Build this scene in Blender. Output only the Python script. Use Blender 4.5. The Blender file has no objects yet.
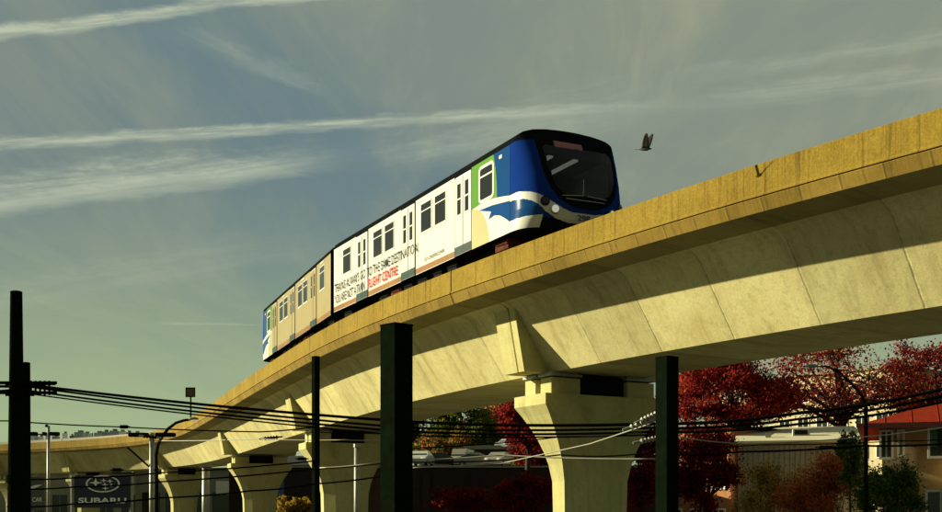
import bpy, math, random
import numpy as np
from mathutils import Vector, Matrix

sc = bpy.context.scene
COL = sc.collection
R = math.radians
EYE = 1.7
FPX = 1150.0

def P(px, py, y):
    """a world point at depth y along the sight of a photo pixel"""
    return Vector(((px - 471.0) / FPX * y, y, EYE + (512.0 - py) / FPX * y))

# ------------------------------------------------------------------ mesh collector
class MB:
    def __init__(s):
        s.v = []; s.f = []; s.m = []; s.uv = []; s.has_uv = False
    def face(s, pts, mat=0, uv=None):
        b = len(s.v); s.v.extend([tuple(p) for p in pts])
        s.f.append(tuple(range(b, b + len(pts)))); s.m.append(mat)
        if uv is not None: s.has_uv = True
        s.uv.append(uv)
    def grid(s, rows, mat=0, uvs=None, flip=False, skip=None, matf=None):
        b = len(s.v); n = len(rows[0])
        for r in rows: s.v.extend([tuple(p) for p in r])
        for i in range(len(rows) - 1):
            for j in range(n - 1):
                if skip and skip(i, j): continue
                q = [b + i*n + j, b + i*n + j + 1, b + (i+1)*n + j + 1, b + (i+1)*n + j]
                u = None
                if uvs is not None:
                    s.has_uv = True
                    u = [uvs[i][j], uvs[i][j+1], uvs[i+1][j+1], uvs[i+1][j]]
                if flip:
                    q.reverse()
                    if u: u.reverse()
                s.f.append(tuple(q)); s.m.append(matf(i, j) if matf else mat); s.uv.append(u)
    def box(s, c, d, mat=0, M=None, bev=0.0):
        x, y, z = d[0]/2, d[1]/2, d[2]/2
        if bev <= 0:
            P8 = [Vector((sx*x, sy*y, sz*z)) for sx in (-1,1) for sy in (-1,1) for sz in (-1,1)]
            F = [(0,1,3,2),(4,6,7,5),(0,4,5,1),(2,3,7,6),(0,2,6,4),(1,5,7,3)]
        else:
            P8 = []; b = bev
            for sx in (-1,1):
                for sy in (-1,1):
                    for sz in (-1,1):
                        P8 += [Vector((sx*x, sy*(y-b), sz*(z-b))), Vector((sx*(x-b), sy*y, sz*(z-b))), Vector((sx*(x-b), sy*(y-b), sz*z))]
            def ix(sx, sy, sz, k): return (((sx+1)//2*2 + (sy+1)//2)*2 + (sz+1)//2)*3 + k
            F = []
            for sg in (-1,1):
                F.append([ix(sg,-1,-1,0),ix(sg,1,-1,0),ix(sg,1,1,0),ix(sg,-1,1,0)][::sg])
                F.append([ix(-1,sg,-1,1),ix(-1,sg,1,1),ix(1,sg,1,1),ix(1,sg,-1,1)][::sg])
                F.append([ix(-1,-1,sg,2),ix(1,-1,sg,2),ix(1,1,sg,2),ix(-1,1,sg,2)][::sg])
            for a in (-1,1):
                for c2 in (-1,1):
                    F.append([ix(a,c2,-1,0),ix(a,c2,1,0),ix(a,c2,1,1),ix(a,c2,-1,1)][::a*c2])
                    F.append([ix(a,-1,c2,0),ix(a,-1,c2,2),ix(a,1,c2,2),ix(a,1,c2,0)][::a*c2])
                    F.append([ix(-1,a,c2,1),ix(1,a,c2,1),ix(1,a,c2,2),ix(-1,a,c2,2)][::a*c2])
                    for e in (-1,1):
                        F.append([ix(a,c2,e,0),ix(a,c2,e,1),ix(a,c2,e,2)][::a*c2*e])
        base = len(s.v); c = Vector(c)
        for p in P8:
            q = p + c
            s.v.append(tuple(M @ q if M else q))
        for f in F:
            s.f.append(tuple(base + k for k in f)); s.m.append(mat); s.uv.append(None)
    def tube(s, pts, rad, mat=0, n=8, caps=True):
        pts = [Vector(p) for p in pts]
        if not isinstance(rad, (list, tuple)): rad = [rad]*len(pts)
        base = len(s.v); up = None
        for i, p in enumerate(pts):
            t = (pts[min(i+1, len(pts)-1)] - pts[max(i-1, 0)]).normalized()
            if up is None:
                up = Vector((0,0,1)) if abs(t.z) < .9 else Vector((1,0,0))
            a = t.cross(up)
            if a.length < 1e-5: a = t.orthogonal()
            a.normalize(); b = t.cross(a).normalized(); up = -b if False else up
            for k in range(n):
                an = 2*math.pi*k/n
                s.v.append(tuple(p + a*math.cos(an)*rad[i] + b*math.sin(an)*rad[i]))
        for i in range(len(pts)-1):
            for k in range(n):
                k2 = (k+1) % n
                s.f.append((base+i*n+k, base+i*n+k2, base+(i+1)*n+k2, base+(i+1)*n+k)); s.m.append(mat); s.uv.append(None)
        if caps:
            s.f.append(tuple(base+k for k in range(n))[::-1]); s.m.append(mat); s.uv.append(None)
            e = base+(len(pts)-1)*n
            s.f.append(tuple(e+k for k in range(n))); s.m.append(mat); s.uv.append(None)
    def ellipsoid(s, c, r, mat=0, nu=14, nv=9, M=None):
        rows = []
        c = Vector(c)
        for i in range(nv+1):
            ph = math.pi*i/nv
            row = []
            for j in range(nu+1):
                th = 2*math.pi*j/nu
                q = c + Vector((r[0]*math.sin(ph)*math.cos(th), r[1]*math.sin(ph)*math.sin(th), r[2]*math.cos(ph)))
                row.append(M @ q if M else q)
            rows.append(row)
        s.grid(rows, mat)
    def build(s, name, mats, parent=None, smooth=False, merge=False):
        me = bpy.data.meshes.new(name)
        me.from_pydata(s.v, [], s.f)
        if not isinstance(mats, (list, tuple)): mats = [mats]
        for m in mats: me.materials.append(m)
        me.polygons.foreach_set('material_index', s.m)
        if s.has_uv:
            ul = me.uv_layers.new(name='UVMap')
            flat = []
            for f, u in zip(s.f, s.uv):
                if u is None: u = [(0, 0)]*len(f)
                for a in u: flat += [a[0], a[1]]
            ul.data.foreach_set('uv', flat)
        if smooth:
            me.polygons.foreach_set('use_smooth', [True]*len(s.f))
        me.update()
        if merge:
            import bmesh
            bm = bmesh.new(); bm.from_mesh(me)
            bmesh.ops.remove_doubles(bm, verts=bm.verts, dist=1e-4)
            bm.to_mesh(me); bm.free()
        o = bpy.data.objects.new(name, me); COL.objects.link(o)
        if parent is not None: o.parent = parent
        return o

def empty(name, loc=(0,0,0), rz=0.0):
    o = bpy.data.objects.new(name, None); COL.objects.link(o)
    o.location = loc; o.rotation_euler = (0, 0, rz); o.empty_display_size = .3
    return o
def tag(o, label, cat, group=None, kind=None):
    o['label'] = label; o['category'] = cat
    if group: o['group'] = group
    if kind: o['kind'] = kind
    return o
def text_mesh(name, body, width, height, mat, parent=None, M=None, depth=.004, bold=0.0, fit=True, align='LEFT'):
    cu = bpy.data.curves.new(name, 'FONT'); cu.body = body; cu.size = 1.0
    cu.extrude = 0.0; cu.offset = bold; cu.resolution_u = 3
    t = bpy.data.objects.new(name, cu); COL.objects.link(t)
    dg = bpy.context.evaluated_depsgraph_get()
    me = bpy.data.meshes.new_from_object(t.evaluated_get(dg))
    COL.objects.unlink(t); bpy.data.objects.remove(t); bpy.data.curves.remove(cu)
    xs = [v.co.x for v in me.vertices]; ys = [v.co.y for v in me.vertices]
    x0, x1, y0, y1 = min(xs), max(xs), min(ys), max(ys)
    for v in me.vertices:
        v.co = Vector(((v.co.x-x0)/(x1-x0)*width, (v.co.y-y0)/(y1-y0)*height, 0))
        if M: v.co = M @ v.co
    me.name = name; me.materials.clear(); me.materials.append(mat)
    o = bpy.data.objects.new(name, me); COL.objects.link(o)
    if parent is not None: o.parent = parent
    return o

# ------------------------------------------------------------------ materials
def newmat(name):
    m = bpy.data.materials.new(name); m.use_nodes = True
    return m, m.node_tree.nodes, m.node_tree.links, m.node_tree.nodes['Principled BSDF']
def plain(name, col, rough=.6, metal=0.0, var=.15, scale=3.0, emit=None, es=0, spec=.5, bump=0.0):
    m, N, L, B = newmat(name)
    tc = N.new('ShaderNodeTexCoord'); nz = N.new('ShaderNodeTexNoise')
    nz.inputs['Scale'].default_value = scale; nz.inputs['Detail'].default_value = 5; nz.inputs['Roughness'].default_value = .65
    L.new(tc.outputs['Object'], nz.inputs['Vector'])
    mp = N.new('ShaderNodeMapRange'); mp.inputs[1].default_value = .3; mp.inputs[2].default_value = .7
    mp.inputs[3].default_value = 1-var; mp.inputs[4].default_value = 1+var
    L.new(nz.outputs['Fac'], mp.inputs[0])
    mx = N.new('ShaderNodeMix'); mx.data_type = 'RGBA'; mx.blend_type = 'MULTIPLY'; mx.inputs[0].default_value = 1
    mx.inputs[6].default_value = (*col, 1); L.new(mp.outputs[0], mx.inputs[7])
    L.new(mx.outputs[2], B.inputs['Base Color'])
    B.inputs['Roughness'].default_value = rough; B.inputs['Metallic'].default_value = metal
    B.inputs['Specular IOR Level'].default_value = spec
    if bump:
        bp = N.new('ShaderNodeBump'); bp.inputs['Strength'].default_value = bump; bp.inputs['Distance'].default_value = .02
        L.new(nz.outputs['Fac'], bp.inputs['Height']); L.new(bp.outputs[0], B.inputs['Normal'])
    if emit:
        B.inputs['Emission Color'].default_value = (*emit, 1); B.inputs['Emission Strength'].default_value = es
    return m

def concrete(name, c0, c1, cs, streak=.5, seg=None, grain=26.0, su=5.0, sv=.25, blotch=.5, bump=.35, gf=.38):
    """cast concrete; UV.x runs along the guideway in metres, UV.y up the section"""
    m, N, L, B = newmat(name)
    uv = N.new('ShaderNodeUVMap'); uv.uv_map = 'UVMap'
    tc = N.new('ShaderNodeTexCoord')
    def noise(vec, scale, det=5, rough=.6):
        n = N.new('ShaderNodeTexNoise'); n.inputs['Scale'].default_value = scale
        n.inputs['Detail'].default_value = det; n.inputs['Roughness'].default_value = rough
        L.new(vec, n.inputs['Vector']); return n.outputs['Fac']
    def rng(v, a, b, c=0., d=1.):
        r = N.new('ShaderNodeMapRange'); r.inputs[1].default_value = a; r.inputs[2].default_value = b
        r.inputs[3].default_value = c; r.inputs[4].default_value = d; L.new(v, r.inputs[0]); return r.outputs[0]
    def mix(fac, a, b, bt='MIX'):
        x = N.new('ShaderNodeMix'); x.data_type = 'RGBA'; x.blend_type = bt
        if isinstance(fac, (int, float)): x.inputs[0].default_value = fac
        else: L.new(fac, x.inputs[0])
        for k, val in ((6, a), (7, b)):
            if isinstance(val, tuple): x.inputs[k].default_value = (*val, 1)
            else: L.new(val, x.inputs[k])
        return x.outputs[2]
    def math_(op, a, b=None):
        x = N.new('ShaderNodeMath'); x.operation = op
        for k, val in ((0, a), (1, b)):
            if val is None: continue
            if isinstance(val, (int, float)): x.inputs[k].default_value = val
            else: L.new(val, x.inputs[k])
        return x.outputs[0]
    mp = N.new('ShaderNodeMapping'); mp.inputs['Scale'].default_value = (su, sv, 1); L.new(uv.outputs[0], mp.inputs[0])
    st = noise(mp.outputs[0], 1.0, 6, .7)
    bl = noise(tc.outputs['Object'], .55, 5, .62)
    gr = noise(tc.outputs['Object'], grain, 3, .7)
    gm = noise(tc.outputs['Object'], 5.0, 6, .7)
    col = mix(rng(bl, .36, .68), c0, c1)
    col = mix(math_('MULTIPLY', rng(st, .53, .68), streak), col, cs)
    mp2 = N.new('ShaderNodeMapping'); mp2.inputs['Scale'].default_value = (su*3.2, sv*.7, 1); mp2.inputs['Location'].default_value = (3, 7, 0); L.new(uv.outputs[0], mp2.inputs[0])
    st2 = noise(mp2.outputs[0], 1.0, 3, .6)
    col = mix(math_('MULTIPLY', math_('MULTIPLY', rng(st2, .5, .7), rng(bl, .35, .6)), streak*.6), col, cs)
    col = mix(math_('MULTIPLY', rng(gm, .5, .72), blotch*.6), col, tuple(x*.55 for x in c0))
    col = mix(gf, col, mix(rng(gr, .3, .75), (.62,.62,.6), (1.25,1.25,1.2)), 'MULTIPLY')
    hgt = math_('MULTIPLY', gr, .35)
    hgt = math_('ADD', hgt, math_('MULTIPLY', gm, .5))
    if seg:
        sx = N.new('ShaderNodeSeparateXYZ'); L.new(uv.outputs[0], sx.inputs[0])
        wob = math_('MULTIPLY', math_('SUBTRACT', gm, .5), .03)
        fr = math_('PINGPONG', math_('ADD', sx.outputs[0], wob), seg/2)
        ln = rng(fr, .008, .035, 1, 0)
        lw = rng(fr, .03, .30, 1, 0)
        col = mix(math_('MULTIPLY', ln, math_('MULTIPLY', rng(gm, .35, .6), .42)), col, (.07,.06,.03))
        col = mix(math_('MULTIPLY', math_('MULTIPLY', lw, rng(bl, .38, .62)), .35), col, tuple(x*.5 for x in c0))
        # every cast segment has its own slightly different tone
        fl = math_('FLOOR', math_('DIVIDE', sx.outputs[0], seg))
        wn = N.new('ShaderNodeTexWhiteNoise'); wn.noise_dimensions = '1D'; L.new(fl, wn.inputs['W'])
        g = rng(wn.outputs['Value'], 0, 1, .84, 1.1)
        cb = N.new('ShaderNodeCombineColor')
        for k in range(3): L.new(g, cb.inputs[k])
        col = mix(1.0, col, cb.outputs[0], 'MULTIPLY')
        hgt = math_('SUBTRACT', hgt, math_('MULTIPLY', ln, .8))
    L.new(col, B.inputs['Base Color'])
    B.inputs['Roughness'].default_value = .9; B.inputs['Specular IOR Level'].default_value = .08
    bp = N.new('ShaderNodeBump'); bp.inputs['Strength'].default_value = bump; bp.inputs['Distance'].default_value = .02
    L.new(hgt, bp.inputs['Height']); L.new(bp.outputs[0], B.inputs['Normal'])
    return m

def leafmat(name, cols, trans=.35):
    m, N, L, B = newmat(name)
    g = N.new('ShaderNodeNewGeometry'); cr = N.new('ShaderNodeValToRGB')
    els = cr.color_ramp.elements
    while len(els) < len(cols): els.new(.5)
    for i, c in enumerate(cols):
        els[i].position = i/(len(cols)-1); els[i].color = (*c, 1)
    # leaves in a clump share a leaning of colour
    tc = N.new('ShaderNodeTexCoord'); nz = N.new('ShaderNodeTexNoise'); nz.inputs['Scale'].default_value = .9; nz.inputs['Detail'].default_value = 3
    L.new(tc.outputs['Object'], nz.inputs['Vector'])
    a = N.new('ShaderNodeMath'); a.operation = 'MULTIPLY_ADD'; a.inputs[1].default_value = 1.5; a.inputs[2].default_value = -.5
    L.new(nz.outputs['Fac'], a.inputs[0])
    b = N.new('ShaderNodeMath'); b.operation = 'MULTIPLY_ADD'; b.inputs[1].default_value = .55; b.use_clamp = True
    L.new(g.outputs['Random Per Island'], b.inputs[0]); L.new(a.outputs[0], b.inputs[2])
    L.new(b.outputs[0], cr.inputs[0]); L.new(cr.outputs[0], B.inputs['Base Color'])
    B.inputs['Roughness'].default_value = .65; B.inputs['Specular IOR Level'].default_value = .06
    tr = N.new('ShaderNodeBsdfTranslucent'); L.new(cr.outputs[0], tr.inputs['Color'])
    ms = N.new('ShaderNodeMixShader'); ms.inputs[0].default_value = trans
    L.new(B.outputs[0], ms.inputs[1]); L.new(tr.outputs[0], ms.inputs[2])
    L.new(ms.outputs[0], N['Material Output'].inputs['Surface'])
    return m

def glass_dark(name, col=(.012,.014,.015), rough=.06, spec=.6):
    m = plain(name, col, rough, var=.05, spec=spec); return m

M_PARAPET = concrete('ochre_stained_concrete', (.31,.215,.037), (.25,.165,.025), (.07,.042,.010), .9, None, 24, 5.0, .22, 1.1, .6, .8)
M_WEB = concrete('cream_segment_concrete', (.69,.635,.33), (.57,.50,.235), (.25,.18,.065), .45, 2.565, 22, 1.6, .4, 1.0)
M_DECK = concrete('deck_concrete', (.36,.31,.125), (.30,.25,.10), (.13,.105,.045), .35, 2.565, 24, 2.5, .4, .5)
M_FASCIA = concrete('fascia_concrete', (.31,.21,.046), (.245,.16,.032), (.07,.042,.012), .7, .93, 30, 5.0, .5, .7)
M_PIER = concrete('pier_concrete', (.57,.535,.26), (.46,.42,.19), (.22,.19,.085), .45, None, 20, 3.0, .35, .6)
M_DARKMETAL = plain('dark_metal', (.014,.014,.013), .7, 0, spec=.01)
M_POST = plain('dark_green_steel', (.0045,.008,.0045), .8, .0, .3, 6, spec=0)
M_BLACK = plain('black_rubber', (.006,.006,.006), .7)
M_WIRE = plain('black_cable', (.006,.006,.006), .8, spec=0)
M_PALEWIRE = plain('pale_cable', (.28,.27,.2), .5)
M_GALV = plain('galvanised_steel', (.30,.31,.27), .5, .3, .2, 8)
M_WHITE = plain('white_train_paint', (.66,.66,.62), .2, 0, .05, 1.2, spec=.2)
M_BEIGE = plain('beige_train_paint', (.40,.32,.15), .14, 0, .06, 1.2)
M_BLUE = plain('royal_blue_paint', (.008,.036,.235), .5, 0, .06, 1.0, spec=0)
M_TEAL = plain('teal_blue_paint', (.007,.055,.20), .1, 0, .06, 1.0, spec=.15)
M_GREEN = plain('lime_green_paint', (.085,.26,.012), .14, 0, .06, 1.0)
M_TAN = plain('cream_paint', (.50,.46,.25), .14, 0, .06, 1.0)
M_STRIPE = plain('rust_orange_stripe', (.30,.14,.04), .2, 0, .2, 2.0)
M_DKTEAL = plain('dark_teal_paint', (.025,.055,.05), .2, 0, .2, 2.0)
M_ROOFB = plain('black_roof_paint', (.008,.009,.010), .4, 0, .2, 2, spec=0)
M_GLASSY = glass_dark('train_window_glass', (.018,.02,.018), .07, .4)
M_LETTER = plain('charcoal_lettering', (.015,.018,.016), .2)
M_RED = plain('red_lettering', (.60,.03,.02), .2)
M_LAMP = plain('headlamp_glass', (.75,.74,.62), .15, 0, .05, emit=(1, .97, .8), es=.16)
M_RUST = plain('rusty_brake_gear', (.10,.03,.018), .7, 0, .4, 6, spec=.02)
# ------------------------------------------------------------------ camera, sun, sky
cam = bpy.data.cameras.new('camera'); co = bpy.data.objects.new('camera', cam); COL.objects.link(co)
co.location = (0, 0, EYE); co.rotation_euler = (R(90), 0, 0)
cam.sensor_width = 36; cam.lens = FPX/942*36; cam.shift_y = 256/942
cam.clip_end = 6000; sc.camera = co
sc.view_settings.view_transform = 'Standard'; sc.view_settings.look = 'None'
sc.view_settings.gamma = 1; sc.view_settings.use_curve_mapping = False
sc.view_settings.exposure = 1.05

SUN = Vector((-.953*.9516, .304*.9516, .3074)).normalized()
sl = bpy.data.lights.new('sun', 'SUN'); sl.energy = 4.4; sl.angle = R(.5); sl.color = (1.0, .91, .58)
so = bpy.data.objects.new('sun', sl); COL.objects.link(so); so.location = SUN*200
so.rotation_euler = SUN.to_track_quat('Z', 'Y').to_euler()

w = bpy.data.worlds.new('World'); sc.world = w; w.use_nodes = True
N, L = w.node_tree.nodes, w.node_tree.links
BG = N['Background']; BG.inputs['Strength'].default_value = .1
def M2(op, a, b=None, c=None, clamp=False):
    x = N.new('ShaderNodeMath'); x.operation = op; x.use_clamp = clamp
    for k, val in ((0, a), (1, b), (2, c)):
        if val is None: continue
        if isinstance(val, (int, float)): x.inputs[k].default_value = val
        else: L.new(val, x.inputs[k])
    return x.outputs[0]
def MR(v, a, b, c=0., d=1., smooth=True):
    r = N.new('ShaderNodeMapRange'); r.interpolation_type = 'SMOOTHSTEP' if smooth else 'LINEAR'
    for k, val in ((1, a), (2, b), (3, c), (4, d)):
        if isinstance(val, (int, float)): r.inputs[k].default_value = val
        else: L.new(val, r.inputs[k])
    L.new(v, r.inputs[0]); return r.outputs[0]
def MX(f, a, b, bt='MIX'):
    x = N.new('ShaderNodeMix'); x.data_type = 'RGBA'; x.blend_type = bt
    if isinstance(f, (int, float)): x.inputs[0].default_value = f
    else: L.new(f, x.inputs[0])
    for k, val in ((6, a), (7, b)):
        if isinstance(val, tuple): x.inputs[k].default_value = (*val, 1)
        else: L.new(val, x.inputs[k])
    return x.outputs[2]
sky = N.new('ShaderNodeTexSky'); sky.sky_type = 'NISHITA'; sky.sun_disc = False
sky.sun_elevation = math.asin(SUN.z); sky.sun_rotation = math.atan2(SUN.x, SUN.y)
sky.air_density = 1.0; sky.dust_density = 1.5; sky.ozone_density = 1.0
tc = N.new('ShaderNodeTexCoord'); sp = N.new('ShaderNodeSeparateXYZ'); L.new(tc.outputs['Generated'], sp.inputs[0])
zz = M2('MAXIMUM', sp.outputs[2], .004)
qx = M2('DIVIDE', sp.outputs[0], zz); qy = M2('DIVIDE', sp.outputs[1], zz)     # a level cloud sheet, unit height
cq = N.new('ShaderNodeCombineXYZ'); L.new(qx, cq.inputs[0]); L.new(qy, cq.inputs[1])
def wnoise(scale, det=5, rough=.6, rot=0, sx=1, sy=1, dist=0, off=(0,0,0)):
    mp = N.new('ShaderNodeMapping'); mp.inputs['Rotation'].default_value = (0, 0, R(rot)); mp.inputs['Scale'].default_value = (sx, sy, 1)
    mp.inputs['Location'].default_value = off
    L.new(cq.outputs[0], mp.inputs[0])
    n = N.new('ShaderNodeTexNoise'); n.inputs['Scale'].default_value = scale; n.inputs['Detail'].default_value = det
    n.inputs['Roughness'].default_value = rough; n.inputs['Distortion'].default_value = dist
    L.new(mp.outputs[0], n.inputs['Vector']); return n.outputs['Fac']
CLEAR_TINT = (.60, .80, .72)
clear = MX(1.0, MX(1.0, sky.outputs[0], CLEAR_TINT, 'MULTIPLY'), (.70, 1.06, 1.16), 'DARKEN')
# thin high cirrus veil
v1 = wnoise(.55, 6, .6, 25, 1, .55, .6)
v2 = wnoise(1.9, 5, .68, 30, 1, .22, 1.2, (3, 1, 0))
v3 = wnoise(2.6, 5, .7, -58, 1, .16, .8, (1, 5, 0))
veil = M2('ADD', M2('MULTIPLY', v1, .5), M2('ADD', M2('MULTIPLY', v2, .28), M2('MULTIPLY', v3, .22)))
veil = MR(veil, .40, .60)
def plane_line(a, b):
    qa = ((a[0]-471)/(512-a[1]), FPX/(512-a[1])); qb = ((b[0]-471)/(512-b[1]), FPX/(512-b[1]))
    dx, dy = qb[0]-qa[0], qb[1]-qa[1]; Ln = math.hypot(dx, dy); tx, ty = dx/Ln, dy/Ln
    ux = M2('SUBTRACT', qx, qa[0]); uy = M2('SUBTRACT', qy, qa[1])
    t = M2('ADD', M2('MULTIPLY', ux, tx), M2('MULTIPLY', uy, ty))
    d = M2('ADD', M2('MULTIPLY', ux, -ty), M2('MULTIPLY', uy, tx))
    return t, d, Ln
def trail_noise(t, d, along, across, det=4, seed=0.0):
    cv = N.new('ShaderNodeCombineXYZ'); L.new(M2('MULTIPLY', t, along), cv.inputs[0]); L.new(M2('MULTIPLY', d, across), cv.inputs[1]); cv.inputs[2].default_value = seed
    n = N.new('ShaderNodeTexNoise'); n.inputs['Scale'].default_value = 1; n.inputs['Detail'].default_value = det; n.inputs['Roughness'].default_value = .66
    n.inputs['Distortion'].default_value = .5
    L.new(cv.outputs[0], n.inputs['Vector']); return n.outputs['Fac']
# the edge of a broad cirrus sheet that covers the north-eastern half
t_, d_, _l = plane_line((150, 0), (345, 118))
edge = MR(M2('ADD', d_, M2('MULTIPLY', M2('SUBTRACT', v1, .5), .9)), .05, -.45)
side = MR(qx, -.9, .9)
sheet = M2('MULTIPLY', edge, M2('MULTIPLY_ADD', side, .35, .55))
veil = M2('ADD', M2('MULTIPLY', veil, .42), M2('MULTIPLY', sheet, .62), clamp=True)
VEIL = (1.42, 1.54, 1.08)
col = MX(veil, clear, VEIL)
LOW = (1.98, 2.46, 1.26)
low = MR(sp.outputs[2], .015, .29, 1, 0)
lowl = MR(qx, -3.0, 3.0, 1.0, .72)
col = MX(M2('MULTIPLY', M2('MULTIPLY', low, .92), lowl), col, LOW)
TR = (2.35, 2.6, 1.95)
def contrail(a, b, wa, wb, amp, fade0, fade1, wob=.02, along=2.0, across=16, soft=1.0, seed=0.0):
    t, d, Ln = plane_line(a, b)
    n1 = trail_noise(t, d, along*1.6, 2.5, 2, seed); n2 = trail_noise(t, d, along, across, 6, seed+4)
    n3 = trail_noise(t, d, 11, 14, 3, seed+9)
    tn = M2('DIVIDE', t, Ln)
    dd = M2('ADD', d, M2('MULTIPLY', M2('SUBTRACT', n1, .5), wob*5))
    dd = M2('ADD', dd, M2('MULTIPLY', M2('SUBTRACT', n3, .5), wob*3))
    wd = MR(tn, 0, 1, wa, wb, False)
    m = MR(M2('DIVIDE', M2('ABSOLUTE', dd), wd), .1*soft, 1, 1, 0)
    m = M2('MULTIPLY', m, MR(tn, fade0[0], fade0[1]) if fade0 else 1.0)
    m = M2('MULTIPLY', m, MR(tn, fade1[0], fade1[1], 1, 0) if fade1 else 1.0)
    m = M2('MULTIPLY', m, MR(n2, .30, .68, .30, 1.2))
    m = M2('MULTIPLY', m, MR(n3, .25, .75, .7, 1.25))
    return M2('MULTIPLY', m, amp, clamp=True)
for k, args in enumerate((
    ((0, 31), (285, -2), .050, .030, .95, None, None, .014),
    ((0, 144), (540, 113), .075, .055, .80, None, (.92, 1.3), .020),
    ((0, 193), (330, 152), .26, .17, .70, None, (.70, 1.1), .05, 1.2, 9),
    ((0, 205), (260, 175), .16, .12, .35, None, (.60, 1.1), .05, 1.2, 9),
    ((150, 323), (262, 325), .10, .03, .35, (0, .3), (.9, 1.0), .02),
    ((165, 18), (318, 95), .10, .04, .22, (0, .3), (.8, 1.05), .02),
    ((560, 100), (942, 38), .09, .07, .26, (.2, .7), None, .03),
    ((640, 108), (942, 75), .14, .10, .28, (.0, .5), None, .03),
    ((300, 180), (640, 100), .22, .30, .30, (.1, .5), (.7, 1.2), .06, 1.2, 8),
    ((0, 300), (330, 235), .35, .30, .16, None, (.6, 1.1), .06, .8, 6),
)):
    m = contrail(*args, seed=k*3.7)
    col = MX(m, col, TR)
mott = MR(M2('ADD', M2('MULTIPLY', v2, .6), M2('MULTIPLY', v3, .4)), .46, .66)
col = MX(M2('MULTIPLY', mott, M2('MULTIPLY_ADD', sheet, .16, .06)), col, TR)
# sky dimmed behind the camera, added to deepen the shade
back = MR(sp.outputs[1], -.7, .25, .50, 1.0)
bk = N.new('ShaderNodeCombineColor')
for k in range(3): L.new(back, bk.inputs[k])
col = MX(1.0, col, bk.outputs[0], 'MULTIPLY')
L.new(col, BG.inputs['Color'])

# ------------------------------------------------------------------ guideway alignment (plan curve of the near parapet's outer face)
KN = [-40, -12, 0, 8, 16, 24, 32, 44, 58, 72, 82, 90, 97, 106, 122, 160]
TH = [46, 41.5, 38.3, 32.9, 29.2, 24.8, 20.8, 20.0, 19.4, 20.6, 24.3, 32.2, 42.9, 53.2, 60, 58]
DS = .05
_ss = np.arange(-40, 160, DS)
_th = np.radians(np.interp(_ss, KN, TH)); _k = np.ones(81)/81
_th = np.convolve(np.r_[[_th[0]]*40, _th, [_th[-1]]*40], _k, 'valid')
_i0 = int(round(40/DS))
_X = -np.cumsum(np.sin(_th))*DS; _Y = np.cumsum(np.cos(_th))*DS
_X += 8.582-_X[_i0]; _Y += 19.332-_Y[_i0]
def al(s, d=0.0, h=0.0):
    """point of the guideway: s metres along, d metres in from the near parapet, h above the eye"""
    x = np.interp(s, _ss, _X); y = np.interp(s, _ss, _Y); t = np.interp(s, _ss, _th)
    return Vector((x + math.cos(t)*d, y + math.sin(t)*d, EYE + h))
def al_t(s):
    t = np.interp(s, _ss, _th)
    return Vector((-math.sin(t), math.cos(t), 0)), Vector((math.cos(t), math.sin(t), 0))

HP = 7.0
def sweep(mb, prof, s0, s1, ds=.855, mat=0, caps=True, closed=True, matk={}):
    n = max(2, int(round((s1-s0)/ds))+1)
    ss = np.linspace(s0, s1, n)
    pr = list(prof) + ([prof[0]] if closed else [])
    cum = [0]
    for a, b in zip(pr[:-1], pr[1:]): cum.append(cum[-1]+math.hypot(b[0]-a[0], b[1]-a[1]))
    # every face strip separately: hard edges without extra shading work
    for k in range(len(pr)-1):
        rows = [[al(s, *pr[k]), al(s, *pr[k+1])] for s in ss]
        uvs = [[(s, cum[k]), (s, cum[k+1])] for s in ss]
        mb.grid(rows, matk.get(k, mat), uvs, flip=True)
    if caps and closed:
        mb.face([al(s0, *p) for p in prof], mat, [(s0, p[1]) for p in prof])
        mb.face([al(s1, *p) for p in prof][::-1], mat, [(s1, p[1]) for p in prof][::-1])

W = 8.3
M_RAIL = plain('rail_steel', (.13,.11,.07), .6)
BOXP = [(.95, 5.97), (1.12, 5.92), (1.26, 5.84), (1.38, 5.72), (1.50, 5.55), (2.5, 4.05), (W-2.5, 4.05), (W-1.50, 5.55), (W-1.38, 5.72), (W-1.26, 5.84), (W-1.12, 5.92), (W-.95, 5.97)]
DECKP = [(.10, 6.05), (-.015, 6.30), (.02, 6.345), (.30, 6.345), (W-.30, 6.345), (W-.02, 6.345), (W+.015, 6.30), (W-.10, 6.05), (W-.14, 6.03), (W-1.15, 5.95), (1.15, 5.95), (.14, 6.03)]
PAR = [(.03, 6.33), (-.035, 6.335), (-.035, 6.36), (0, 6.40), (0, 6.98), (.02, 7.0), (.22, 7.0), (.24, 6.98), (.29, 6.33)]
JOINTS = [-34.5, 16.8, 42.45, 68.1, 93.75, 110.0, 121.5, 150.0]
LBL = ['longest concrete guideway span rising to the right edge, with the bird shadow on its parapet',
       'curved concrete guideway span beneath the front train car, left of the widest pier',
       'guideway span just behind the train tail, beside the square board on a stalk',
       'guideway span between the two lamp-topped left piers, bending away from the train',
       'short far guideway span right above the dark blue billboard',
       'short far guideway span above the pale lamp post, next left of the billboard span',
       'farthest guideway span, passing behind the round black utility pole']
GAP = .035; SK = 1.1
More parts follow.
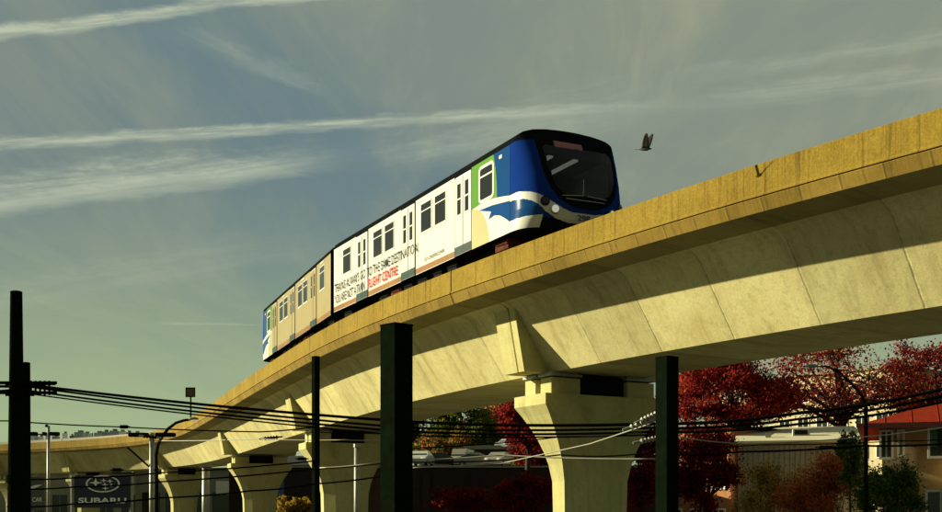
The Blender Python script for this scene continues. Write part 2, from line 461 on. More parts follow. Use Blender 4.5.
for k in range(len(JOINTS)-1):
    s0, s1 = JOINTS[k]+GAP, JOINTS[k+1]-GAP
    root = empty('guideway_span', al((s0+s1)/2, W/2, 4.05))
    tag(root, LBL[k], 'guideway', 'spans of the elevated guideway')
    bpy.context.view_layer.update()
    inv = root.matrix_world.inverted()
    def part(mb, name, mat):
        mb.v = [tuple(inv @ Vector(v)) for v in mb.v]
        return mb.build(name, mat, root)
    mb = MB(); sweep(mb, BOXP, s0-SK, s1-SK, .5); part(mb, 'box_girder', M_WEB)
    mb = MB(); sweep(mb, DECKP, s0, s1, .5, matk={0: 1, 1: 1, 4: 1, 5: 1}); part(mb, 'deck_slab', [M_DECK, M_FASCIA])
    for side in (0, 1):
        mb = MB(); pr = PAR if side == 0 else [(W-d, h) for d, h in PAR][::-1]
        sweep(mb, pr, s0, s1, .5); part(mb, 'parapet', M_PARAPET)
    # thickened ends of the girder over the pier
    for (a, b) in ((s0-SK, s0-SK+.75), (s1-SK-.30, s1-SK)):
        for side in (0, 1):
            eb = [(1.26, 5.90), (1.62, 4.03), (2.62, 4.03), (1.5, 5.90)]
            if side: eb = [(W-d, h) for d, h in eb][::-1]
            mb = MB(); sweep(mb, eb, a, b, .5); part(mb, 'end_block', M_PIER)
    for cc in (2.52, 6.03):
        for o in (-.7175, .7175):
            mb = MB()
            sweep(mb, [(cc+o-.22, 6.33), (cc+o-.22, 7.10), (cc+o+.22, 7.10), (cc+o+.22, 6.33)], s0, s1, 1.0)
            part(mb, 'plinth', M_DECK)
            mb = MB()
            sweep(mb, [(cc+o-.035, 7.09), (cc+o-.035, 7.40), (cc+o+.035, 7.40), (cc+o+.035, 7.09)], s0, s1, 1.0)
            part(mb, 'rail', M_RAIL)

# ------------------------------------------------------------------ piers
def pier(s, label):
    c = al(s, W/2, -EYE)
    t, n = al_t(s)
    root = empty('concrete_pier', c, math.atan2(n.y, n.x))
    tag(root, label, 'pier', 'flared concrete piers under the guideway')
    # local x across the guideway, y along it
    hs = [0, 1.5, 2.6, 3.1, 3.45, 3.8, 4.15, 4.5, 4.78, 4.86, 5.09]
    def fl(h):      # 0 at the shaft, 1 at the head
        u = min(1, max(0, (h-2.2)/2.58)); return u**2.0
    rows = []
    for h in hs:
        f = fl(h)
        hw = 1.12 + f*1.02; ht = .74 + f*.13
        cx = .50*(1-f*.98)+.012; cy = .42*(1-f*.98)+.012
        ring = [(-hw, -ht+cy), (-hw+cx, -ht), (hw-cx, -ht), (hw, -ht+cy), (hw, ht-cy), (hw-cx, ht), (-hw+cx, ht), (-hw, ht-cy)]
        rows.append([Vector((x, y, h)) for x, y in ring])
    mb = MB()
    for k in range(8):
        k2 = (k+1) % 8
        for i in range(len(hs)-1):
            u0, u1 = k*1.1, k*1.1+1
            mb.face([rows[i][k], rows[i][k2], rows[i+1][k2], rows[i+1][k]], 0, [(u0, hs[i]), (u1, hs[i]), (u1, hs[i+1]), (u0, hs[i+1])])
    mb.face(rows[-1], 0, [(p.x, p.y) for p in rows[-1]])
    mb.build('shaft', M_PIER, root)
    for (x, y) in ((-1.35, -.42), (-1.35, .42), (1.35, -.42), (1.35, .42)):
        mb = MB(); mb.box((x, y, 5.09+.24), (1.0, .58, .48), bev=.01); ped = mb.build('bearing_pedestal', M_PIER, root)
        mb = MB(); mb.box((x, y, 5.57+.08), (1.12, .66, .07), bev=.008); mb.box((x, y, 5.68), (.9, .5, .14)); mb.build('bearing_plate', M_GALV, ped)
    mb = MB(); mb.box((.05, 0, 5.09+.30), (1.75, 1.05, .60)); mb.build('shaded_diaphragm', M_DARKMETAL, root)  # concrete diaphragm in dark material; its shade is put into the colour
    return root
for s, lb in ((16.8, 'widest concrete pier with flared head, crossed by wires, in front of red trees'),
              (42.45, 'concrete pier behind the thin grey lamp column, left of the broad square black post'),
              (68.1, 'flared concrete pier beside the yellow shrub, left of the slim black post'),
              (93.75, 'small flared concrete pier directly behind the curved arm street lamp'),
              (110.0, 'small far concrete pier behind the pale lamp post left of the blue billboard'),
              (121.5, 'farthest concrete pier, half hidden behind the round black utility pole')):
    pier(s-SK, lb)
# ------------------------------------------------------------------ the train
CARL = 14.68; HL = CARL/2; HWD = 1.66; ZB = .55; ZS = 3.10
ROOFP = [(1.66, 3.04), (1.652, 3.11), (1.61, 3.22), (1.48, 3.325), (1.20, 3.41), (.75, 3.48), (.3, 3.515), (0, 3.52)]
ROOFP = ROOFP + [(-y, z) for y, z in ROOFP[-2::-1]]
def roof_z(y):
    y = abs(y); pr = [(b, a) for a, b in ROOFP[:8]]
    ys = [p[0] for p in ROOFP[:8]][::-1]; zs = [p[1] for p in ROOFP[:8]][::-1]
    return float(np.interp(y, ys, zs))
def nose_ext(z):
    return float(np.interp(z, [.55, .8, 1.1, 1.5, 2.0, 2.6, 3.05, 3.52], [.95, 1.15, 1.28, 1.27, 1.17, .96, .74, .45]))
def cap_pt(v, z, out=0.0):
    e = nose_ext(z)+out
    return Vector((HL + e*max(0, 1-abs(v)**5.5)**.45, v*(HWD+out), z))

def train_car(loc, rz, label, front, base_mat):
    root = empty('train_car', loc, rz); tag(root, label, 'train car', 'cars of the train on the guideway')
    sg = 1 if front else -1
    def X(s): return sg*(HL - s)
    def fix(mb):
        if sg < 0: mb.v = [(-x, y, z) for x, y, z in mb.v]
        return mb
    # materials of the body: 0 base 1 blue 2 green 3 tan 4 stripe 5 teal 6 black 7 white
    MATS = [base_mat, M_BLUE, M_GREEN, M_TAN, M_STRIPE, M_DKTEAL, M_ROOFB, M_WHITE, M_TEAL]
    mb = MB()
    for y in (-HWD, HWD):
        mb.grid([[(-HL, y, ZB), (HL, y, ZB)], [(-HL, y, .9), (HL, y, .9)], [(-HL, y, 3.04), (HL, y, 3.04)]], 0)
    mb.face([(-HL, -HWD, ZB), (HL, -HWD, ZB), (HL, HWD, ZB), (-HL, HWD, ZB)], 6)
    mb.face([(-HL, -HWD, ZB), (-HL, HWD, ZB)] + [(-HL, y, z) for y, z in ROOFP], 6)
    # livery, thin layers on the flat sides; (s, z above skirt)
    def poly(pts, mat, lay):
        for y in (-1, 1):
            mb.face([(HL-s, y*(HWD+.003*lay), ZB+z) for s, z in pts][::y], mat)
    poly([(0, 0), (2.45, 0), (2.45, 2.49), (0, 2.49)], 7, 1)
    poly([(0, 2.49), (0, 1.05), (.45, 1.13), (.78, 1.18), (.80, 1.6), (.86, 2.0), (1.0, 2.49)], 8, 2)
    poly([(1.0, 2.49), (.86, 2.0), (.80, 1.6), (.78, 1.18), (1.4, 1.26), (1.9, 1.24), (2.42, 1.2), (2.42, 2.49)], 2, 2)
    poly([(0, .90), (.5, .96), (1.1, 1.03), (1.95, 1.07), (1.5, .95), (1.15, .86), (1.32, .66), (.95, .70), (.6, .62), (.28, .46), (0, .30)], 8, 2)
    arc = [(2.42 - 1.12*math.sin(a), 1.2*math.cos(a)) for a in [i*math.pi/2/12 for i in range(13)]]
    poly([(2.42, 0)] + arc, 3, 2)
    doors = [3.0, 7.25, 11.57]
    DW = 1.16
    # bottom stripe between the doors, darker below them
    edges = [2.45] + [e for d in doors for e in (d-DW/2-.03, d+DW/2+.03)][1:] + [CARL]
    e2 = [(doors[0]+DW/2+.03, doors[1]-DW/2-.03), (doors[1]+DW/2+.03, doors[2]-DW/2-.03), (doors[2]+DW/2+.03, CARL)]
    for a, b in e2: poly([(a, .02), (b, .02), (b, .20), (a, .20)], 4, 1)
    for d in doors:     # recess round each door
        poly([(d-DW/2-.045, 0.0), (d+DW/2+.045, 0), (d+DW/2+.045, 2.49), (d-DW/2-.045, 2.49)], 6, 1.5)
    # nose
    nv, nz_ = 190, 190
    vs = [math.sin(math.pi/2*(-1+2*j/nv)) for j in range(nv+1)]
    def hw_surround(z): return float(np.interp(z, [1.08, 1.12, 1.3, 1.6, 2.0, 2.5, 3.02], [0, .26, .50, .65, .735, .765, .78]))
    def hw_glass(z): return float(np.interp(z, [1.42, 1.5, 1.65, 2.0, 2.4, 2.85, 2.93], [.30, .45, .54, .63, .67, .68, .60]))
    def band_top(v): return float(np.interp(v, [-1, -.8, -.6, -.4, -.2, .2, .45, .7, 1], [1.60, 1.42, 1.21, 1.06, .98, .98, 1.04, 1.18, 1.48]))
    def band_bot(v): return float(np.interp(v, [-1, -.85, -.7, -.5, -.25, .3, .6, 1], [1.42, 1.20, .95, .79, .72, .72, .80, 1.05]))
    rows = []
    for i in range(nz_+1):
        t = i/nz_
        rows.append([cap_pt(v, ZB + t*(roof_z(v*HWD)-ZB)) for v in vs])
    def matf(i, j):
        t = (i+.5)/nz_; v = (vs[j]+vs[j+1])/2; z = ZB + t*(roof_z(v*HWD)-ZB)
        if z > 3.03 + .04*v*v: return 6
        if z > 1.10 and abs(v-.03) < hw_surround(z): return 6
        if z > band_top(v): return 1
        if z > band_bot(v): return 7
        if v < -.72 or v > .8: return 8 if z > .86 else 7
        return 6 if z < .80 else 1
    def skip(i, j):
        t = (i+.5)/nz_; v = (vs[j]+vs[j+1])/2; z = ZB + t*(roof_z(v*HWD)-ZB)
        return 1.47 < z < 2.89 and abs(v-.03) < hw_glass(z)-.03
    mb.grid(rows, 0, matf=matf, skip=skip)
    # brow between roof and nose
    mb.grid([[(HL-.02, v*HWD, roof_z(v*HWD)) for v in vs], rows[-1]], 6)
    mb.grid([[cap_pt(v, ZB) for v in vs], [(HL, v*HWD, ZB) for v in vs]], 6)
    body = fix(mb).build('body', MATS, root)
    for p in body.data.polygons: p.use_smooth = p.normal.z < .95 and False
    # roof
    mb = MB(); rows = [[(x, y, z) for y, z in ROOFP] for x in (-HL, HL-.02)]
    mb.grid(rows, 0)
    for x0 in (-4.6, -.3, 3.9):
        mb.box((x0, 0, 3.53), (2.2, 1.5, .09), 0, bev=.03)
    for x0 in np.arange(-6.8, 6.9, 1.36):
        mb.box((x0, -1.3, 3.315), (.9, .04, .03), 0); mb.box((x0, 1.3, 3.315), (.9, .04, .03), 0)
    fix(mb).build('roof', M_ROOFB, root, smooth=False)
    # doors: two leaves each
    for y in (-1, 1):
        for d in doors:
            mb = MB()
            for o in (-1, 1):
                mb.box((HL-(d+o*.288), y*(HWD+.006), ZB+1.225), (.568, .03, 2.43), 0, bev=.006)
                mb.box((HL-(d+o*.288), y*(HWD+.0075), ZB+.15), (.560, .032, .26), 1)
                mb.box((HL-(d+o*.27), y*(HWD+.019), ZB+1.735), (.27, .02, .05), 0)
                mb.box((HL-(d+o*.015), y*(HWD+.019), ZB+1.3), (.012, .012, 2.2), 2)
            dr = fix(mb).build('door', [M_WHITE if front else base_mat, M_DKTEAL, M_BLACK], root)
            for o in (-1, 1):
                mb = MB(); mb.box((HL-(d+o*.27), y*(HWD+.016), ZB+1.735), (.25, .014, .95), 0, bev=.004)
                fix(mb).build('window', M_GLASSY, dr)
            mb = MB(); mb.box((HL-d, y*(HWD+.012), ZB+2.415), (.9, .02, .04)); fix(mb).build('door_track', M_GALV, dr)
        # saloon windows
        for wsc in (5.2, 4.7+.0, 5.78-.0, 8.92, 10.02, 13.2):
            pass
        for wc in (4.67, 5.77, 8.92, 10.02, 13.2):
            mb = MB(); mb.box((HL-wc, y*(HWD+.004), ZB+1.77), (.90, .016, 1.02), 0, bev=.004)
            fr = fix(mb).build('window_frame', M_WHITE, root)
            mb = MB(); mb.box((HL-wc, y*(HWD+.012), ZB+1.66), (.78, .016, .66), 0, bev=.003); mb.box((HL-wc, y*(HWD+.012), ZB+2.135), (.78, .016, .21), 0, bev=.003)
            fix(mb).build('glass', M_GLASSY, fr)
        # cab side window with its broad rounded white frame
        mb = MB()
        def rr(w, h, r, n=6):
            out = []
            for cx, cy, a0 in ((w/2-r, h/2-r, 0), (-w/2+r, h/2-r, 90), (-w/2+r, -h/2+r, 180), (w/2-r, -h/2+r, 270)):
                for i in range(n+1):
                    a = R(a0+90*i/n); out.append((cx+r*math.cos(a), cy+r*math.sin(a)))
            return out
        o1, o2 = rr(.98, 1.10, .16), rr(.80, .92, .09)
        k = len(o1)
        yy = y*(HWD+.012)
        f1 = [(HL-1.46+a, yy, ZB+1.80+b) for a, b in o1]; f2 = [(HL-1.46+a, yy, ZB+1.80+b) for a, b in o2]
        for i in range(k): mb.face([f1[i], f1[(i+1) % k], f2[(i+1) % k], f2[i]], 0)
        for i in range(k): mb.face([f1[i], f1[(i+1) % k], (f1[(i+1) % k][0], y*HWD, f1[(i+1) % k][2]), (f1[i][0], y*HWD, f1[i][2])], 0)
        mb.box((HL-1.46, y*(HWD+.010), ZB+2.02), (.80, .012, .05), 0)
        fr = fix(mb).build('window_frame', M_WHITE, root)
        mb = MB(); mb.face([(HL-1.46+a, y*(HWD+.010), ZB+1.80+b) for a, b in rr(.82, .94, .1)]); fix(mb).build('glass', M_GLASSY, fr)
        mb = MB(); mb.box((HL-.55, y*(HWD+.013), ZB+2.30), (.17, .006, .10)); fix(mb).build('number_plate', M_WHITE, root)
        for vc in (5.2, 9.5, 13.2):
            mb = MB(); mb.box((HL-vc, y*(HWD+.006), ZB+2.42), (.62, .012, .06)); fix(mb).build('vent', M_GALV, root)
    # windscreen
    mb = MB(); rows = []
    zs = np.linspace(1.42, 2.93, 24)
    for z in zs:
        h = hw_glass(z); rows.append([cap_pt(.03 + h*u, z, .012) for u in np.linspace(-1, 1, 25)])
    mb.grid(rows, 0); ws = fix(mb).build('windscreen', M_SCREEN, root, smooth=True)
    mb = MB()
    for (v0, z0, v1, z1) in ((-.42, 1.40, -.02, 1.47), (.44, 1.43, .06, 1.47), (-.02, 1.47, .02, 1.95), (-.35, 1.33, .4, 1.33)):
        pts = [cap_pt(v0+(v1-v0)*q, z0+(z1-z0)*q, .035) for q in np.linspace(0, 1, 7)]
        mb.tube(pts, .014, n=6)
    fix(mb).build('wiper', M_DARKMETAL if not front else M_GALV, root)
    # inside of the cab, seen through the windscreen
    mb = MB()
    mb.box((HL-1.9, 0, 1.9), (.06, 2.5, 2.3)); mb.box((HL-.8, 0, 1.05), (2.2, 2.5, .06)); mb.box((HL+.1, 0, 1.35), (.5, 1.9, .35), bev=.05)
    fix(mb).build('cab_interior', M_DARKMETAL, root)
    mb = MB(); mb.box((HL-.9, -.35, 2.88), (1.9, .16, .05)); mb.box((HL-.9, .5, 2.88), (1.9, .16, .05)); fix(mb).build('ceiling_strip', M_CABGLOW, root)
    mb = MB(); mb.box((HL-1.85, .85, 1.95), (.04, .62, .26)); mb.box((HL-1.85, .85, 2.26), (.04, .62, .2)); fix(mb).build('daylight_panel', M_CABGLOW, root)  # glowing panels added in place of daylight seen through the side window
    # destination display
    mb = MB(); rows = []
    for q in np.linspace(0, 1, 5): rows.append([cap_pt(v, 2.90+.20*q, .012) for v in np.linspace(-.40, .16, 14)])
    mb.grid(rows, 0); fix(mb).build('destination_display', M_DISPLAY, root)
    # lamps
    for v, z, r, lit in ((-.72, 1.22, .135, 0), (-.54, 1.02, .135, 1), (.58, 1.07, .125, 1), (.78, 1.30, .125, 0)):
        c = cap_pt(v, z, .0); c2 = cap_pt(v, z, .05)
        nrm = (cap_pt(v, z, .2)-c); a = Vector((1, v*.55, 0)).normalized()
        mb = MB(); mb.tube([c-a*.05, c+a*.035, c+a*.037], [r, r, r*.82], n=18); lamp = fix(mb).build('headlight', M_DARKMETAL if not lit else M_GALV, root)
        mb = MB(); mb.ellipsoid((0,0,0), (.03, r*.8, r*.8)); rot = Matrix.Translation(c+a*.036) @ a.to_track_quat('X', 'Z').to_matrix().to_4x4()
        mb.v = [tuple(rot @ Vector(p)) for p in mb.v]; fix(mb).build('lens', M_LAMP if lit else M_GLASSY, lamp)
    # coupler and lower nose
    mb = MB(); mb.box((HL+.25, 0, .38), (.9, 1.7, .30), 0, bev=.05); mb.box((HL+.75, 0, .42), (.55, .34, .24), 0, bev=.04)
    fix(mb).build('coupler', M_DARKMETAL, root)
    # running gear
    for bx in (-4.9, 4.9):
        mb = MB(); mb.box((bx, 0, .42), (2.5, 1.7, .2), 0, bev=.03)
        for y in (-1, 1): mb.box((bx, y*1.1, .40), (2.3, .16, .22), 0, bev=.03); mb.box((bx, y*1.14, .25), (.5, .2, .2), 0, bev=.03)
        bg = fix(mb).build('bogie', M_DARKMETAL, root)
        for ax in (-.85, .85):
            for y in (-1, 1):
                mb = MB(); mb.tube([(bx+ax, y*.66, .29), (bx+ax, y*.80, .29)], .29, n=22); mb.tube([(bx+ax, y*.80, .29), (bx+ax, y*.84, .29)], [.14, .1], n=12)
                fix(mb).build('wheel', M_RUST, bg)
    rng = random.Random(5)
    for i, x in enumerate((-6.4, -2.7, -1.6, -.5, .7, 1.9, 3.0, 6.35)):
        mb = MB(); hgt = rng.uniform(.22, .36)
        mb.box((x, -1.1, ZB-hgt/2), (rng.uniform(.6, 1.0), .6, hgt), 0, bev=.02)
        mb.tube([(x-.3, -1.42, ZB-.1), (x+.4, -1.42, ZB-.14)], .03, n=6)
        fix(mb).build('equipment_box', M_RUST if i in (7, 2) else M_DARKMETAL, root)
    return root

def screen_mat():
    m, N, L, B = newmat('tinted_windscreen')
    B.inputs['Base Color'].default_value = (.01, .01, .01, 1); B.inputs['Roughness'].default_value = .03
    B.inputs['Specular IOR Level'].default_value = .35
    t = N.new('ShaderNodeBsdfTransparent'); t.inputs[0].default_value = (.55, .58, .55, 1)
    ms = N.new('ShaderNodeMixShader'); ms.inputs[0].default_value = .45
    L.new(B.outputs[0], ms.inputs[1]); L.new(t.outputs[0], ms.inputs[2]); L.new(ms.outputs[0], N['Material Output'].inputs['Surface'])
    return m
M_SCREEN = screen_mat()
M_CABGLOW = plain('cabin_glow', (.6,.6,.55), .4, emit=(.9, 1.0, .85), es=.16)  # glow of the ceiling lamps, also of the added daylight panels
M_DISPLAY = plain('dim_red_display', (.10, .03, .02), .4, emit=(1, .25, .12), es=.015)

RAILH = 7.40
A = Vector((1.108, 32.69, 0)); Bp = Vector((-5.459, 45.82, 0))
def place(A, Bp):
    f = (A-Bp).normalized(); n = Vector((-f.y, f.x, 0))       # away from the camera side
    c = (A+Bp)/2 + n*HWD; c.z = EYE+RAILH
    return c, math.atan2(f.y, f.x)
c1, r1 = place(A, Bp)
car1 = train_car(c1, r1, 'white front train car with blue cab, green panel and black lettering', True, M_WHITE)
A2 = Vector((-5.66, 46.40, 0)); B2 = Vector((-10.84, 60.15, 0))
c2, r2 = place(A2, B2)
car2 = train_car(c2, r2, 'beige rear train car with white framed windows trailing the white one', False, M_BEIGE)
# gangway between the two cars, carried by the rear car
mb = MB()
for k in range(5): mb.box((HL+.10+.1*k, 0, 1.9), (.05, 2.2, 2.5), bev=.02)
mb.box((HL+.3, 0, 1.9), (.62, 1.9, 2.3)); mb.build('gangway_bellows', M_BLACK, car2)
# lettering on the near side of the white car
def side_text(txt, s0, s1, z0, z1, mat, bold=.0):
    # reads from the rear of the car to the front
    M = Matrix.Translation(Vector((HL-s0, -(HWD+.0285), ZB+z0))) @ Matrix.Rotation(R(90), 4, 'X')
    text_mesh('lettering', txt, abs(s0-s1), z1-z0, mat, car1, M, bold=bold)
side_text('TRAINS ALWAYS GO TO THE SAME DESTINATION.', 14.55, 6.35, .74, 1.08, M_LETTER, .004)
side_text('YOU ARE NOT A TRAIN', 14.55, 11.25, .30, .64, M_LETTER, .004)
side_text('FLIGHT CENTRE', 10.95, 8.15, .30, .64, M_RED, .02)
side_text('GO UNDERCOVER', 5.9, 4.35, .32, .43, M_LETTER, .01)
Mf = Matrix.Translation(cap_pt(.02, .94, .02) + Vector((.0, -.2, -.17))) @ Matrix.Rotation(R(90), 4, 'Z') @ Matrix.Rotation(R(90), 4, 'X')
text_mesh('fleet_number', '298', .42, .17, M_LETTER, car1, Mf, bold=.015)
# ------------------------------------------------------------------ bird
def bird():
    S = P(759, 170, 0.0001)
    # the parapet point that takes the shadow
    best = None
    for s in np.arange(0, 10, .02):
        for h in (6.76,):
            q = al(s, 0, h); u = 471+FPX*q.x/q.y
            if best is None or abs(u-759) < best[0]: best = (abs(u-759), q)
    S = best[1]; lam = None
    for l in np.arange(.5, 6, .005):
        b = S + SUN*l
        if abs(471+FPX*b.x/b.y-645) < .6: lam = l; break
    b = S + SUN*(lam or 2.4)
    root = empty('bird', b, 0)
    return root, b
bird_root, bird_pos = bird()
tag(bird_root, 'small dark bird in flight above the parapet with wings raised', 'bird')
M_BIRD = plain('dark_feathers', (.03, .027, .022), .8, 0, .3, 20)
mb = MB()
# body lies along x (head to the right), built as one lathe
prof = [(-.17, .004), (-.12, .018), (-.06, .032), (0, .037), (.05, .032), (.085, .024), (.105, .024), (.125, .019), (.14, .007), (.165, .002)]
rows = []
for x, r in prof: rows.append([(x, r*math.cos(a), .9*r*math.sin(a) + (.012 if x > .08 else 0)) for a in [2*math.pi*k/12 for k in range(13)]])
mb.grid(rows)
mb.face([(-.15, -.012, 0), (-.15, .012, 0), (-.25, .045, .0), (-.255, 0, .004), (-.25, -.045, .0)])
mb.build('body', M_BIRD, bird_root, smooth=True)
for sy, up in ((-1, .30), (1, .34)):
    mb = MB()
    rows = []
    for q in np.linspace(0, 1, 8):
        ch = .17*(1-q**2.5*.7); sw = -.03 + .07*q - .06*q*q
        y = sy*(.02 + .15*q); z = .015 + up*q**.9
        rows.append([(sw+.05+ch*u*.0 + (.06-ch*u), y, z + .006*math.sin(math.pi*u)) for u in np.linspace(0, 1, 6)])
    mb.grid(rows); o = mb.build('wing', M_BIRD, bird_root, smooth=True)
    md = o.modifiers.new('thick', 'SOLIDIFY'); md.thickness = .006
bird_root.scale = (.92, .92, .92)
bird_root.rotation_euler = (R(6), R(8), R(-30))

# ------------------------------------------------------------------ ground
mb = MB(); mb.face([(-3000, -300, 0), (3000, -300, 0), (3000, 5000, 0), (-3000, 5000, 0)])
g = mb.build('ground', plain('dry_ground', (.06, .06, .04), .9, 0, .3, .4)); g['kind'] = 'structure'
mb = MB(); mb.face([(-400, -20, .004), (400, -20, .004), (400, 22, .004), (-400, 22, .004)])
rd = mb.build('road', plain('asphalt', (.05, .05, .05), .85, 0, .2, 2)); rd['kind'] = 'structure'

# ------------------------------------------------------------------ posts
def square_post(pxl, pxm, pxr, pytop, y, label, name='steel_post'):
    """square hollow post turned so that two faces show: left face pxl..pxm, right face pxm..pxr"""
    wl, wr = (pxm-pxl)*y/FPX, (pxr-pxm)*y/FPX
    a = math.hypot(wl, wr); rz = math.atan2(wl, wr)
    top = EYE + (512-pytop)*y/FPX
    c = P((pxl+pxr)/2, 512, y); c.z = 0
    root = empty(name, c, 0); tag(root, label, 'post', 'dark steel posts')
    M = Matrix.Rotation(-(math.pi/2-rz) if False else math.atan2(-wl, wr)+0.0, 4, 'Z')
    mb = MB(); mb.box((0, 0, top/2), (a, a, top), 0, M, bev=.006); mb.build('shaft', M_POST, root)
    mb = MB(); mb.box((0, 0, top+.006), (a*1.03, a*1.03, .02), 0, M, bev=.004); mb.build('cap', M_POST, root)
    mb = MB(); mb.box((0, 0, .015), (a*1.7, a*1.7, .03), 0, M, bev=.004); mb.build('base_plate', M_POST, root)
    return root
square_post(380, 397, 413, 326, 14, 'broadest square black steel post, standing left of the widest pier')
square_post(655.5, 669, 678.5, 358, 18, 'square black steel post in front of the right side of the widest pier')
square_post(311.5, 316, 320, 357, 30, 'slimmest square black steel post, in front of the pier left of the broadest post')

def round_pole(px, wt, wb, pytop, y, label):
    c = P(px, 512, y); c.z = 0
    top = EYE + (512-pytop)*y/FPX
    root = empty('utility_pole', c); tag(root, label, 'utility pole', 'round black utility poles')
    mb = MB(); mb.tube([(0,0,0), (0,0,EYE), (0,0,top)], [wb/2*y/FPX*1.05, wb/2*y/FPX, wt/2*y/FPX], n=20); mb.build('shaft', M_POST, root, smooth=False)
    mb = MB(); mb.ellipsoid((0,0,top), (wt/2*y/FPX*1.04, wt/2*y/FPX*1.04, .03)); mb.build('cap', M_POST, root)
    for zc in (EYE + (512-y0)*y/FPX for y0 in (476, 480)):
        pass
    return root, top
up1, _ = round_pole(16.3, 11.5, 17, 292, 28, 'taller thicker round black utility pole carrying the bundle of wires')
zc = EYE+(512-479)*28/FPX
mb = MB(); mb.tube([(0,0,zc-.09), (0,0,zc+.09)], .235, n=20); mb.build('collar', M_POST, up1)
mb = MB()
for dz in (0, -.24):
    za = EYE+(512-384)*28/FPX + dz
    mb.box((.12, -.24, za), (1.9, .07, .07)); mb.box((0, .22, za), (.7, .05, .07))
for k in range(5): mb.tube([(.45+.11*k, -.24, EYE+(512-384)*28/FPX-.30), (.45+.11*k, -.24, EYE+(512-384)*28/FPX+.05)], .028, n=8)
mb.build('cross_arm', M_POST, up1)
up2, _ = round_pole(26.3, 7.6, 9, 363, 42, 'shorter thinner round black utility pole just right of the taller pole')
mb = MB()
for y0 in (385, 394): mb.box((.35, -.25, EYE+(512-y0)*42/FPX), (1.6, .07, .08))
mb.build('cross_arm', M_POST, up2)

# ------------------------------------------------------------------ wires
def wire(pts, rad, label, mat=None, sag=0.0, group='overhead wires', name='overhead_wire', n=6):
    pts = [P(*p) for p in pts]
    out = []
    for a, b in zip(pts[:-1], pts[1:]):
        seg = 10
        for i in range(seg):
            q = i/seg; p = a.lerp(b, q); p.z -= sag*4*q*(1-q); out.append(p)
    out.append(pts[-1])
    mb = MB(); mb.tube(out, rad, n=n)
    o = mb.build(name, mat or M_WIRE, smooth=True); tag(o, label, 'wire', group); return o
# thick bundle from the tall pole to the right
wire([(-30, 383, 28), (30, 385, 28), (395, 421, 25), (650, 424, 23), (800, 413, 22), (960, 385, 21)], .036, 'topmost thick black cable of the bundle leaving the tall utility pole', sag=.06)
wire([(-30, 390, 28), (30, 387, 28), (395, 427, 25), (650, 428, 23), (800, 419, 22), (960, 392, 21)], .028, 'second thick black cable of the bundle, just below its topmost cable', sag=.06)
wire([(30, 391, 28), (395, 431, 25), (650, 432, 23), (800, 424, 22), (960, 398, 21)], .028, 'third thick black cable of the bundle from the tall utility pole', sag=.06)
wire([(30, 394, 28), (395, 435, 25), (650, 435, 23)], .020, 'lowest cable of the bundle, ending at the post by the widest pier', sag=.05)
# contact wire at the left and its continuation
wire([(-20, 419, 34), (7, 421, 34), (120, 427, 34), (260, 432, 33), (315, 427, 32)], .022, 'thin wire crossing the far guideway parapet, strung with a small black box', sag=.02)
wire([(7, 479, 30), (75, 478, 30), (160, 473, 30), (315, 461, 30)], .022, 'dark wire grazing the top edge of the blue billboard', sag=.03)
wire([(7, 489, 29), (75, 487, 29), (160, 482, 29), (315, 469, 29), (400, 461, 28)], .022, 'dark wire crossing the oval emblem of the blue billboard', sag=.03)
wire([(7, 507, 27), (75, 504, 27), (160, 498, 27), (250, 491, 27), (315, 484, 27), (395, 474, 26)], .022, 'lowest dark wire at the left, running under the billboard lettering', sag=.03)
wire([(154, 441, 36), (260, 439, 32), (345, 440, 30), (395, 440, 30)], .014, 'thin pale wire passing low in front of the left girder webs', M_PALEWIRE, sag=.02)
wire([(320, 468, 26), (395, 460, 25), (500, 455, 24), (655, 459, 22)], .016, 'pale wire across the middle of the widest pier shaft', M_PALEWIRE, sag=.03)
wire([(413, 468, 24), (500, 464, 24), (590, 444, 22), (650, 424, 20)], .012, 'pale slanting wire climbing to the insulator beside the right post', M_PALEWIRE)
wire([(413, 448, 25), (560, 437, 24), (650, 431, 22)], .014, 'thin dark wire rising gently across the widest pier head', sag=.04)
wire([(413, 462, 26), (560, 455, 25), (655, 452, 24)], .018, 'dark wire above the parking deck, below the cable bundle', sag=.06)
wire([(678, 455, 20), (740, 452, 20), (865, 446, 20), (960, 443, 20)], .020, 'dark wire crossing the grey shed wall and the red roofed house', sag=.02)
wire([(678, 437, 21), (745, 444, 21), (865, 437, 21), (960, 425, 21)], .011, 'thin pale wire over the roof edge of the grey shed', M_PALEWIRE, sag=.02)
wire([(678, 447, 23), (760, 445, 23), (900, 441, 23), (960, 438, 23)], .012, 'thinnest dark wire between the grey shed wall and its roof', sag=.02)

def insulator(px, py, y, dirn, label, r=.07, ln=.5, mat=None):
    c = P(px, py, y); root = empty('insulator', c); tag(root, label, 'insulator', 'insulators on the wires')
    d = Vector(dirn).normalized()
    mb = MB()
    pts = [d*(-ln/2)]; rr = [r*.4]
    for k in range(5):
        u = -ln/2 + ln*(k+.5)/5
        pts += [d*(u-.03), d*u, d*(u+.03)]; rr += [r*.5, r, r*.5]
    pts.append(d*(ln/2)); rr.append(r*.4)
    mb.tube(pts, rr, n=12); mb.build('sheds', mat or M_PORC, root)
    for sg in (-1, 1):
        mb = MB(); mb.tube([d*(sg*ln/2-sg*.02), d*(sg*ln/2+sg*.12)], r*.45, n=8); mb.build('clamp', M_GALV, root)
M_PORC = plain('pale_porcelain', (.25, .24, .19), .5)
insulator(641, 424, 19, (1, 0, .35), 'big pale ribbed insulator left of the right square post', r=.055, ln=.4)
insulator(649, 417, 19, (1, 0, .45), 'pale ribbed insulator touching the top of the wire by the right post', ln=.3, r=.05)
